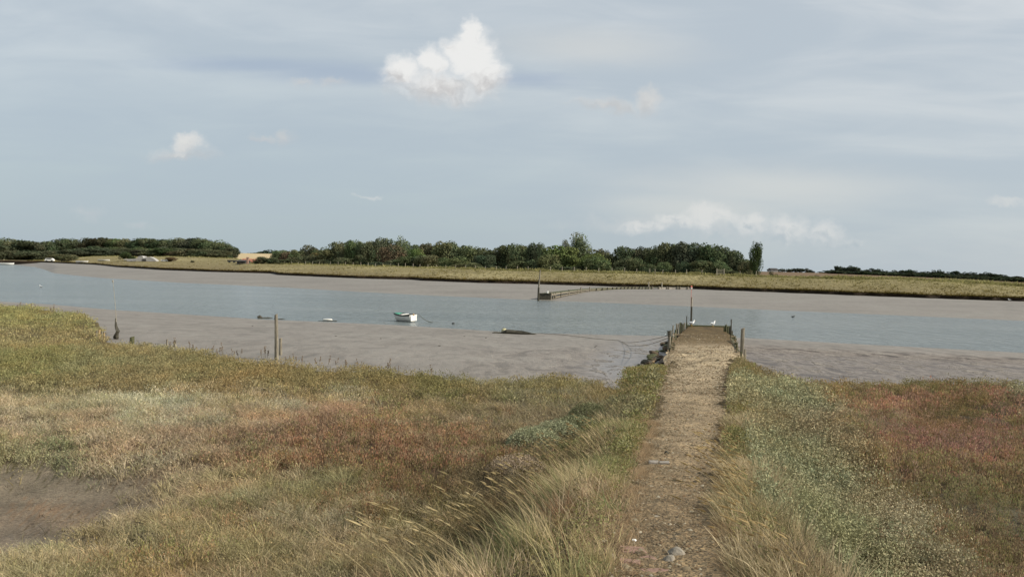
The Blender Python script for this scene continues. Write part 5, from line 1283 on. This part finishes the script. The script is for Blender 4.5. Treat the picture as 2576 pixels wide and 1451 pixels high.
# withy with weed at its foot and a tiny marker at its tip
x, y, z = mud_at(294, 853); d = y
t = thing('withy', 'thin leaning withy stick with dark weed at its foot off the eroded corner', 'stick', (x, y, z))
tip = Vector(at_d(284, 706, d))-Vector((x, y, z)); bm = bmesh.new(); pts = [Vector((0, 0, -.3)), Vector((-.02, 0, .35)), tip*.35+Vector((.03, 0, 0)), tip*.65+Vector((.03, 0, 0)), tip]
tube(bm, pts, [.024, .020, .012, .008, .006], 6); obj('stem', bm, M_WOODP, t)
bm = bmesh.new(); tube(bm, [(.0, 0, -.2), (-.02, 0, .1), (.02, 0, .35), tip*.22, tip*.36], [.09, .12, .09, .05, .015], 8, jit=.3); obj('weed', bm, M_WOODD, t)
bm = bmesh.new(); tube(bm, [tip+Vector((0, 0, -.10)), tip+Vector((0, 0, -.02)), tip+Vector((0, 0, .04))], [.012, .030, .012], 8); obj('tip_marker', bm, M_WOODP, t)

# dock plants: dry brown seed stalks along the edge
M_DOCK = simple('dry_dock_seed', (.12, .085, .055), (.22, .165, .105), 30, .9)
def dock_mesh(seed):
    random.seed(seed); bs = bmesh.new(); bh = bmesh.new()
    for k in range(random.randint(2, 4)):
        a = random.uniform(0, 6.28); ln = random.uniform(.35, .6); o_ = Vector((math.cos(a)*.06, math.sin(a)*.06, -.05)); tp = Vector((math.cos(a)*.16-.05, math.sin(a)*.16, ln))
        tube(bs, [o_, o_.lerp(tp, .5)+Vector((0, 0, .03)), tp], [.008, .007, .004], 5)
        for q in range(16):
            f_ = random.uniform(.5, 1.0); p = o_.lerp(tp, f_)+Vector((random.uniform(-.035, .035), random.uniform(-.035, .035), random.uniform(-.02, .03)))
            s = random.uniform(.012, .024); r_ = bmesh.ops.create_icosphere(bh, subdivisions=1, radius=s, matrix=Matrix.Translation(p))
    out = []
    for nm, b_, m_ in (('stem', bs, M_WOOD), ('seed_head', bh, M_DOCK)):
        me = bpy.data.meshes.new(nm); b_.to_mesh(me); b_.free(); me.materials.append(m_); out.append(me)
    return out
DOCKS = [dock_mesh(s) for s in (1, 2, 3)]
dock_px = [(48, 772), (84, 771), (131, 778), (200, 786), (216, 792), (430, 872), (480, 876), (500, 878), (515, 880), (530, 879), (548, 884), (566, 884), (588, 886), (602, 888), (660, 892), (668, 892), (724, 900), (744, 902), (765, 906), (800, 908), (822, 910), (850, 914), (872, 916), (905, 918), (985, 926), (1000, 926), (1092, 938)]
for i, (X, Y) in enumerate(dock_px):
    x, y, z = ground_at(X, Y+11)
    if X < 230: lab = 'brown seeding dock plant on the raised marsh left of the eroded corner'
    elif X < 620: lab = 'brown seeding dock plant on the marsh edge between the stumps and the tall post'
    elif X < 690: lab = 'brown seeding dock plant in the bushy pair just left of the tall post'
    else: lab = 'brown seeding dock plant on the marsh edge right of the tall post'
    t = thing('dock_plant', lab, 'plant', (x, y, z), random.uniform(0, 6), 'seeding dock plants along the marsh edge'); s = random.uniform(.5, .85)*(1.5 if 655 < X < 672 else 1); t.scale = (s, s, s)
    for me, nm in zip(DOCKS[i % 3], ('stem', 'seed_head')): link(bpy.data.objects.new(nm, me), t)

# ------------------------------------------------------------------ near jetty
jt = thing('jetty', 'gravel topped landing jetty edged with old stakes reaching to the river', 'jetty', (0, 0, 0))
ys = np.linspace(JY0, JY1, 90); ws = np.linspace(0, 1, 26); YY = np.repeat(ys[:, None], 26, 1)
XX = pl(ys)[:, None]+(pr(ys)-pl(ys))[:, None]*ws[None, :]; ZZ = zp(YY)+.02+(fbm(XX*2, YY*2, 3)-.5)*.05-(np.abs(ws[None, :]-.5)*2)**3*.05-.02*np.clip((30-YY), 0, 1)
V = np.stack([XX, YY, ZZ], -1).reshape(-1, 3); nc = 26; i = (np.arange(89)[:, None]*nc+np.arange(25)[None, :]).ravel()
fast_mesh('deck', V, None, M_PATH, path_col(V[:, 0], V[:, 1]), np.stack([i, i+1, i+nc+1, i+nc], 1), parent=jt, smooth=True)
def skirt(side):
    bm = bmesh.new(); fn = pl if side < 0 else pr; ys_ = np.linspace(JY0-1, JY1, 50); top = []; bot = []; mid = []
    for y in ys_:
        x = float(fn(np.array([y]))[0]); zt = float(zp(y)); out = side*(.10+.25*random.random()); zm = float(mud_z(np.array([x+side]), np.array([y]))[0])
        slope = max(.12, 1.1*(1-(y-JY0)/9))
        top.append(bm.verts.new((x, y, zt+.02))); mid.append(bm.verts.new((x+side*slope*.4+out*.3, y+random.uniform(-.1, .1), (zt+zm)/2+.1+random.uniform(-.08, .08)))); bot.append(bm.verts.new((x+side*slope+out, y, zm-.3)))
    for a, b_ in ((top, mid), (mid, bot)):
        for k in range(len(a)-1): bm.faces.new((a[k], a[k+1], b_[k+1], b_[k]))
    bmesh.ops.recalc_face_normals(bm, faces=bm.faces[:]); return bm
for s in (-1, 1): obj('side_wall', skirt(s), M_SOIL, jt)
bm = bmesh.new()
a = Vector((float(PLx[-1])-.1, JY1+.05, zp(JY1)+.02)); b_ = Vector((float(PRx[-1])+.15, JY1-.02, zp(JY1)-.0))
for z in (0, -.24, -.48, -.72, -.96):
    c_ = (a+b_)/2; bx(bm, (b_-a).length, .14, .22, (c_.x, c_.y, c_.z+z-.02), (0, 0, math.atan2((b_-a).y, (b_-a).x)), bev=.015)
obj('end_beam', bm, M_WEED, jt)
def jpost(X, Yb, Yt, w, mat, side=None, leanpx=0, name='stake'):
    """stake along the jetty side: its foot sits on the side line of the deck"""
    ys_ = np.linspace(24, JY1+.3, 800); xs_ = pl(ys_)-.10 if side < 0 else pr(ys_)+.10
    PX, PY = to_px(xs_, ys_, zp(ys_)); k = int(np.argmin(np.abs(PX-X)+np.abs(PY-Yb)*1.2)); x, y, z = xs_[k], ys_[k], float(zp(ys_[k]))
    x = ray(X, Yb)[0]*y
    zt = EYE+ray(X, Yt)[2]*y; h = max(zt-z, .12); r_ = w/FP*y/2
    bm = post_bm(h+.6, r_, (leanpx/FP*y/(h+.6), 0), 8, .3, .88); o = obj(name, bm, mat, jt); o.location = (x, y, z-.6); return o
random.seed(77)
for (X, Yb, Yt, w, m_) in [(1692.5, 853, 818, 3.6, M_WOOD), (1697, 856, 836, 5, M_WEED), (1701.5, 842, 814, 4.2, M_WOOD), (1706, 838, 814.5, 4, M_WOOD), (1710.5, 834, 811, 4.4, M_WEED), (1714, 832, 812, 4.5, M_WOODD), (1717, 830, 815, 5, M_WEED), (1721.5, 827, 811.5, 4.5, M_WOOD),
        (1694, 880, 861, 5, M_WEED), (1688, 872, 852, 6, M_WEED), (1699, 848, 829, 5, M_WEED), (1704, 842, 826, 5, M_WOODD), (1680, 893, 880, 5, M_TAN), (1686, 893, 874, 7, M_WEED), (1690, 862, 845, 5, M_WEED), (1727, 822, 812, 4.5, M_WEED), (1684, 868, 848, 6, M_WEED)]:
    jpost(X, Yb, Yt, w, m_, -1)
for (X, Yb, Yt, w, m_) in [(1822, 835, 821.5, 4.2, M_WEED), (1826, 835, 816.5, 5.5, M_WEED), (1831, 838, 822, 5, M_WEED), (1836, 840, 823, 6, M_WOODD), (1838, 850, 836, 6, M_WEED), (1844, 855, 842, 6, M_WEED), (1848, 860, 845, 6, M_WEED), (1841, 846, 832, 5.5, M_WOODD),
        (1850, 870, 852, 6, M_WEED), (1853, 882, 862, 6, M_WEED), (1858, 900, 886, 6, M_TAN), (1864, 905, 884, 5, M_WEED)]:
    jpost(X, Yb, Yt, w, m_, 1)
jpost(1726.8, 822, 795, 2.8, M_WOODD, -1, name='thin_pole'); jpost(1838.5, 852, 803, 3.4, M_WOODD, 1, name='thin_pole')
# leaning plank on the right flank
bm = bmesh.new(); a = Vector(on_path(1838, 857)); b_ = Vector(on_path(1853, 885)); tube(bm, [a+Vector((.05, 0, .05)), (a+b_)/2+Vector((.1, 0, -.02)), b_+Vector((.15, 0, -.15))], .075, 7, jit=.1); obj('edge_log', bm, M_WEED, jt)
# boulders and weed spill at the foot of the left flank
random.seed(31)
_rk = [(X, Y) for X, Y in [(1690, 868), (1682, 872), (1676, 879), (1668, 884), (1660, 890), (1652, 896), (1645, 903), (1638, 910), (1632, 918), (1626, 926), (1618, 934), (1610, 944), (1602, 953), (1594, 962)]]
for i in range(42):
    X, Y = _rk[i % 14]; X += random.uniform(-16, 10); Y += random.uniform(-4, 12); s_r = random.uniform(.10, .25)
    x, y, z = mud_at(X, Y); o = obj('weedy_rock', rock_bm(s_r*1.4, s_r, s_r*.6, 60+i, 2), (M_WOODD, M_WEED, M_SOIL)[i % 3]); o.location = (x, y, z+random.uniform(-.05, .12)); o.rotation_euler = (random.uniform(-.4, .4), random.uniform(-.3, .3), i); tag(o, 'dark weedy rock tumbled at the left foot of the causeway', 'rock', 'weedy rocks beside the causeway')
# mooring posts: things of their own
x, y, z = on_path(1857, 893); h = 893-825
o = obj('mooring_post', post_bm((893-825)/FP*y+.3, 9.4/FP*y/2, (.02, 0), 12, .3, .97), M_WOOD); o.location = (x+.12, y, z-.3); tag(o, 'tallest thick round mooring post on the right side of the jetty', 'post')
rx, ry, rz_ = on_path(1684, 888); rx = ray(1683, 880)[0]*ry
rh = (888-832)/FP*ry
o = obj('mooring_post', post_bm(rh+.3, 8.6/FP*ry/2, (0, 0), 12, .3, .9), M_WOOD); o.location = (rx, ry, rz_-.3); tag(o, 'mossy post on the left of the jetty with rope wound round its head', 'post')
RP = Vector((rx, ry, rz_+rh-.16))
# the mooring rope: turns on the post, then two slack strands to the mud
bm = bmesh.new(); rr = 8.6/FP*ry/2+.02
tube(bm, [RP+Vector((rr*math.cos(a), rr*math.sin(a), .012*a-.05)) for a in np.linspace(0, 6*math.pi, 60)], .022, 6)
kx = Vector(mud_at(1418, 845)); e1 = Vector(mud_at(1345, 836))
def strand(P0, P1, sag, r_, n=26):
    pts = []
    for t_ in np.linspace(0, 1, n):
        p = P0.lerp(P1, t_); p.z = P0.z+(P1.z-P0.z)*(1-(1-t_)**sag)
        p.z = max(p.z, float(mud_z(np.array([p.x]), np.array([p.y]))[0])+.03); pts.append(p)
    tube(bm, pts, r_, 5)
knot = Vector(mud_at(1556, 857))
strand(RP, knot, 1.25, .011); strand(RP-Vector((0, 0, .08)), knot, 1.6, .011)
pts = [Vector(mud_at(X, Y))+Vector((0, 0, .03)) for X, Y in ((1556, 857), (1530, 855.5), (1500, 853), (1470, 849), (1440, 846), (1418, 843), (1390, 841), (1360, 839.5), (1338, 839.5))]
tube(bm, pts, .014, 5)
tag(obj('mooring_rope', bm, M_ROPE), 'slack double rope running from the mossy post across the mud to the pale buoy', 'rope')
# marker pole
my = JY1+.35; mx, _, mzb = at_d(1738.5, 824, my)
t = thing('marker_pole', 'tall marker pole with dark foot, whitened middle and red topped rod at the jetty end', 'pole', (mx, my, 0)); S = my/FP
def zY(Y): return EYE+ray(1737, Y)[2]*my
bm = bmesh.new(); tube(bm, [(0, 0, -.8), (0, 0, zY(820)), (-.01, 0, zY(771))], [.075, .07, .062], 9, jit=.05); obj('pole_foot', bm, M_WOODD, t)
bm = bmesh.new(); tube(bm, [(-.01, 0, zY(771)), (.0, 0, zY(747))], [.055, .048], 9); obj('pole_middle', bm, M_WOODP, t)
bm = bmesh.new(); tube(bm, [(-.055, 0, zY(785)), (-.055, 0, zY(726))], [.016, .012], 6); obj('rod', bm, M_RED, t)
bm = bmesh.new(); tube(bm, [(-.055, 0, zY(728)), (-.055, 0, zY(727)), (-.055, 0, zY(719.5)), (-.055, 0, zY(718.5))], [.025, .05, .055, .03], 10); obj('top_marker', bm, M_RED, t)
bm = bmesh.new(); tube(bm, [(-.055, 0, zY(726.5)), (-.055, 0, zY(723))], [.053, .056], 10); obj('white_band', bm, M_WHITE, t)

# ------------------------------------------------------------------ far jetty
fj = thing('far_jetty', 'long curving timber jetty on piles from the far bank down to the water', 'jetty', (0, 0, 0))
FJ = []
for X, Y, d, tY in ((1386, 753.5, 114.5, 738.5), (1432, 742, 119, 733), (1482, 732.5, 125, 727.5), (1531, 728.3, 129, 724), (1590, 727, 130, 722.4), (1640, 727, 129.5, 722.2), (1690, 727.5, 128, 722.6), (1734, 728, 126.5, 723)):
    d = mud_at(X, Y)[1]-.3; x, y, _ = at_d(X, Y, d); FJ.append((x, y, EYE+ray(X, Y)[2]*d, EYE+ray(X, tY)[2]*d))
FJ = np.array(FJ); tpar = np.linspace(0, 1, len(FJ))
def fjp(t_): return [float(np.interp(t_, tpar, FJ[:, k])) for k in range(4)]
def ribbon(t0, t1, zoff_a, zoff_b, thick, yo, n=40):
    bm = bmesh.new(); prev = None
    for t_ in np.linspace(t0, t1, n):
        x, y, zb, zt = fjp(t_); x2, y2, _, _ = fjp(min(t_+.01, 1)); x1, y1, _, _ = fjp(max(t_-.01, 0)); tx, ty = x2-x1, y2-y1; l_ = math.hypot(tx, ty); nx, ny = ty/l_, -tx/l_   # outward, towards the river
        za = zb+(zt-zb)*zoff_a if zoff_a <= 1 else zt+(zoff_a-1); zc = zb+(zt-zb)*zoff_b if zoff_b <= 1 else zt+(zoff_b-1)
        q = [bm.verts.new((x+nx*yo, y+ny*yo, za)), bm.verts.new((x+nx*yo, y+ny*yo, zc)), bm.verts.new((x+nx*(yo-thick), y+ny*(yo-thick), zc)), bm.verts.new((x+nx*(yo-thick), y+ny*(yo-thick), za))]
        if prev:
            for k in range(4): bm.faces.new((prev[k], prev[(k+1) % 4], q[(k+1) % 4], q[k]))
        else: bm.faces.new(q)
        prev = q
    bm.faces.new(prev[::-1]); bmesh.ops.recalc_face_normals(bm, faces=bm.faces[:]); return bm
obj('deck', ribbon(0, 1, .86, .99, 1.7, -.02), M_WEED, fj)
obj('top_rail', ribbon(0, .62, .66, 1.0, .08, .06), M_WOOD, fj)
obj('lower_rail', ribbon(.03, .36, .12, .36, .08, .05), M_WOOD, fj)
obj('facing', ribbon(.30, .72, -.3, .62, .10, .0), M_WEED, fj)
obj('pale_facing', ribbon(.755, 1, -.2, .96, .12, .07), M_CONC, fj)
x, y, zb, zt = fjp(0); 
bm = bmesh.new(); bx(bm, 1.66, .22, zt+.5, (x-.86, y-.12, (zt-.55)/2)); bx(bm, 1.7, .3, .12, (x-.86, y-.14, zt-.02)); bx(bm, .14, 1.6, zt+.4, (x-1.62, y+.7, (zt-.6)/2)); obj('end_frame', bm, M_WOODD, fj)
random.seed(9)
for X, over in [(1377, 5.0), (1392, 1.5), (1397, 2.0), (1410, 1.0), (1431, 4.5), (1453, 2.5), (1461, 7.5), (1483, 6), (1500, 1), (1515, 1), (1528, 1), (1541, 1.2), (1552, 1), (1562, 1.2), (1571, 1), (1580, 1.2), (1590, 1), (1599, 1.5), (1608, 1.2), (1617, 1.5), (1625, 1.2), (1632, 2.2), (1641, 2.0), (1657.5, 2.5), (1677, 2), (1682, 1.5), (1704, 3), (1710.5, 2), (1730, 3.0)]:
    ts = np.linspace(0, 1, 600); P = np.array([fjp(t_) for t_ in ts]); PX, PY = to_px(P[:, 0], P[:, 1], P[:, 3]); k = int(np.argmin(np.abs(PX-X))); x, y, zb, zt = P[k]
    h = zt-zb+over*(1 if X < 1500 else .55)/FP*y+.3; bm = post_bm(h, .115 if X < 1640 else .14, (0, 0), 6, .5, .9); o = obj('pile', bm, M_WOOD if over > 1.3 else M_WOODD, fj); o.location = (x, y-.14, zb-.3)
x, y, zb, zt = fjp(.09)
X0 = 1377; x, y, _ = at_d(1377, 745, fjp(0)[1]); 
bm = bmesh.new(); z1 = EYE+ray(1377, 737)[2]*y; z2 = EYE+ray(1377, 731.5)[2]*y; tube(bm, [(x, y-.3, z1), (x, y-.3, z2)], [.13, .11], 8); obj('whitened_post_top', bm, M_WHITE, fj)
_cd = at_z(1354, 757, 0)[1]; x, y, z = at_d(1354, 757, _cd)
t = thing('channel_pole', 'tall thin pole with dark lower half standing at the river end of the far jetty', 'pole', (x, y, 0))
def zz_(Y): return EYE+ray(1356, Y)[2]*_cd
bm = bmesh.new(); tube(bm, [(0, 0, -1), (.02, 0, zz_(723))], [.16, .13], 8, jit=.05); obj('pole_foot', bm, M_WOODD, t)
bm = bmesh.new(); tube(bm, [(.02, 0, zz_(723)), (.11, 0, zz_(700)), (.19, 0, zz_(679))], [.115, .10, .075], 8); obj('pole_shaft', bm, M_WOOD, t)

# ------------------------------------------------------------------ gulls
def gull(x, y, z, s, rz, label, afloat=False, tuck=False):
    t = thing('gull', label, 'bird', (x, y, z), rz); t.scale = (s, s, s)
    o_ = -.10 if afloat else 0
    bm = bmesh.new()
    # one continuous body: tail root, rump, belly, breast, neck, head  (bird looks along +x, about .45 m long)
    pts = [(-.20, 0, .155), (-.15, 0, .160), (-.08, 0, .158), (0, 0, .160), (.07, 0, .178), (.115, 0, .215), (.135, 0, .262), (.15, 0, .292), (.172, 0, .296), (.190, 0, .290)]
    tube(bm, [(a, b_, c+o_) for a, b_, c in pts], [.012, .035, .062, .075, .068, .045, .033, .036, .028, .010], 12, ry=[.010, .030, .055, .068, .064, .046, .033, .034, .028, .010])
    obj('body', bm, M_FEATH, t, True)
    for sy in (-1, 1):
        bm = bmesh.new(); tube(bm, [(.06, sy*.055, .200+o_), (0, sy*.070, .200+o_), (-.10, sy*.055, .182+o_), (-.22, sy*.02, .165+o_)], [.015, .020, .018, .004], 8, ry=[.03, .045, .03, .005]); obj('wing', bm, M_FEATHG, t, True)
        bm = bmesh.new(); tube(bm, [(-.16, sy*.035, .180+o_), (-.27, sy*.010, .168+o_)], [.012, .003], 6); obj('wing_tip', bm, M_DARK, t)
        if not afloat:
            bm = bmesh.new(); tube(bm, [(-.01, sy*.03, .11), (-.02, sy*.03, .06), (0, sy*.03, 0)], .006, 5); bx(bm, .045, .03, .006, (.018, sy*.03, .003)); obj('leg', bm, M_BILL, t)
        bm = bmesh.new(); bmesh.ops.create_uvsphere(bm, u_segments=6, v_segments=5, radius=.005, matrix=Matrix.Translation((.172, sy*.027, .302+o_))); obj('eye', bm, M_DARK, t)
    bm = bmesh.new(); tube(bm, [(.185, 0, .290+o_), (.215, 0, .284+o_), (.235, 0, .276+o_)], [.010, .008, .003], 6); obj('bill', bm, M_BILL, t)
    bm = bmesh.new(); bx(bm, .09, .05, .012, (-.215, 0, .158+o_), (0, .1, 0)); obj('tail', bm, M_FEATH, t)
gy = JY1-.25; gx, _, _ = at_d(1740, 820, gy); gull(gx, gy, float(zp(gy))+.06, 1.18, R(20), 'grey winged white gull standing at the left end of the jetty beside the marker pole')
gx, _, _ = at_d(1793, 823, gy-.1); gull(gx, gy-.1, float(zp(gy))+.05, 1.18, R(38), 'white gull standing alone on the middle of the jetty end')
gx, gy = at_z(103, 722.5, 0); gull(gx, gy, 0, 1.5, R(160), 'white gull floating on the river at the far left', True)
x, y, z = mud_at(1573, 714) if False else at_d(1573/1, 714, 150)
for X, Y, lab in ((1202.5, 708.5, 'tiny white gull on the far mud below the middle of the far marsh edge'), (2539, 757, 'tiny white gull on the far mud near the right border')):
    d_ = ray(X, Y); ys_ = np.linspace(95, 260, 6000); f_ = EYE+d_[2]*ys_-mud_z(d_[0]*ys_, ys_); i = int(np.argmax(f_ < 0)); gull(d_[0]*ys_[i], ys_[i], float(mud_z(np.array([d_[0]*ys_[i]]), np.array([ys_[i]]))[0]), 1.1, R(170), lab)
x, y = at_z(1995, 797.5, 0)
t = thing('floating_duck', 'small dark duck swimming on the river right of the jetty', 'bird', (x, y, 0))
bm = bmesh.new(); tube(bm, [(-.2, 0, .06), (-.1, 0, .05), (.03, 0, .05), (.12, 0, .09), (.14, 0, .17), (.19, 0, .18)], [.01, .07, .08, .05, .035, .02], 10); obj('body', bm, M_DARK, t, True)
bm = bmesh.new(); bx(bm, .05, .02, .012, (.215, 0, .175)); obj('bill', bm, M_BILL, t)

# ------------------------------------------------------------------ stones and bricks in the path
def pstone(name, X, Y, sx, sy, sz, mat, label, cat, rz=0, seed=1, slab=False, dz=0):
    x, y, z = on_path(X, Y)
    z = max(float(marsh_z(np.array([x]), np.array([y]))[0]), z)
    if slab:
        bm = bmesh.new(); bx(bm, sx*2, sy*2, sz*2, (0, 0, 0), (random.uniform(-.05, .05), random.uniform(-.05, .05), 0), bev=min(sx, sz)*.3)
        bmesh.ops.subdivide_edges(bm, edges=bm.edges[:], cuts=2)
        for v in bm.verts: v.co += Vector((random.uniform(-1, 1), random.uniform(-1, 1), random.uniform(-1, 1)))*sz*.16
    else: bm = rock_bm(sx, sy, sz, seed, 3)
    o = obj(name, bm, mat); o.location = (x, y, z+dz+(-.003 if 'brick' in name else .005)); o.rotation_euler = (0, 0, rz); tag(o, label, cat)
pstone('concrete_slab', 1644, 1168, .055, .045, .03, M_CONC, 'grey block sunk in the path, left of a pair', 'slab', -.1, slab=True)
pstone('concrete_slab', 1671, 1170, .060, .045, .034, M_CONC, 'pinkish grey block sunk in the path, right of a pair', 'slab', -.15, slab=True)
pstone('path_stone', 1700, 1396, .062, .055, .045, M_STONE, 'big pale rounded stone near the bottom of the path', 'stone', .4, 3)
pstone('path_stone', 1683, 1412, .045, .040, .035, M_STONE, 'tan broken stone touching the big pale stone on its left', 'stone', 1.2, 5)
pstone('worn_brick', 1592, 1389, .075, .055, .02, M_BRICK, 'pinkish worn brick sunk flat at the left edge of the path', 'brick', .05, slab=True)
pstone('worn_brick', 1584, 1420, .06, .035, .022, M_BRICK, 'red brick fragment just below the pinkish worn brick', 'brick', -.1, slab=True)
pstone('worn_brick', 1622, 1410, .06, .04, .012, M_BRICK, 'red brick rubble between the sunken brick and the stones', 'brick', .5, slab=True)
pstone('worn_brick', 1652, 1440, .08, .05, .012, M_BRICK, 'red brick rubble at the bottom of the path below the tan stone', 'brick', .2, slab=True)
pstone('white_pebble', 1594, 1363, .022, .014, .012, M_WHITE, 'single white pebble above the sunken brick', 'pebble', 0, 8)
pstone('dark_stone', 1677, 1142, .03, .025, .04, M_WOODD, 'small pointed dark stone above the pair of blocks', 'stone', 0, 9)
pstone('path_stone', 1650, 1305, .035, .028, .014, M_STONE, 'flat pale stone in the middle of the path', 'stone', 0, 12)
# purslane bushes that stand out on the left slope
def leafbush(X, Y, w, h, col, label, n=2600, ll=.032):
    x, y, z = ground_at(X, Y); rd = RNG; th = rd.random(n)*2*np.pi; r_ = np.sqrt(rd.random(n)); zz = h*np.sqrt(np.clip(1-r_**2, 0, 1))*(.55+.5*rd.random(n))
    c = np.tile(col, (n, 1)); pale = (rd.random(n) < .3)[:, None]; c = np.where(pale, c*1.5, c)
    V, T, cc_ = leaves(np.cos(th)*r_*w, np.sin(th)*r_*w*.7, zz, ll*(.6+.7*rd.random(n)), ll*.45*np.ones(n), c, .25, .5)
    t = thing('purslane_bush', label, 'bush', (x, y, z)); fast_mesh('foliage', V, T, M_LEAF, cc_, parent=t)
    bm = bmesh.new()
    for k in range(14):
        a = k*.45; tube(bm, [(0, 0, -.05), (math.cos(a)*w*.35, math.sin(a)*w*.25, h*.45), (math.cos(a)*w*.7, math.sin(a)*w*.5, h*.7)], [.008, .006, .003], 4)
    obj('stem', bm, M_WOOD, t)
leafbush(1345, 1128, .48, .34, lin((134, 136, 108))*1.15, 'pale silvery purslane bush on the foot of the left slope, first from the left', 3600)
leafbush(1400, 1112, .50, .36, lin((126, 128, 102))*1.15, 'pale silvery purslane bush in the middle of the left slope row', 3600)
leafbush(1450, 1092, .45, .32, lin((114, 116, 88))*1.15, 'grey green purslane bush at the right of the left slope row', 3200)
leafbush(1480, 1060, .42, .34, lin((96, 98, 72))*1.2, 'dark green purslane bush in the hollow beside the left verge', 3000)
leafbush(1300, 1200, .45, .30, lin((136, 122, 104))*1.3, 'buff twiggy bush on the left slope below the silvery bushes', 3000, .026)
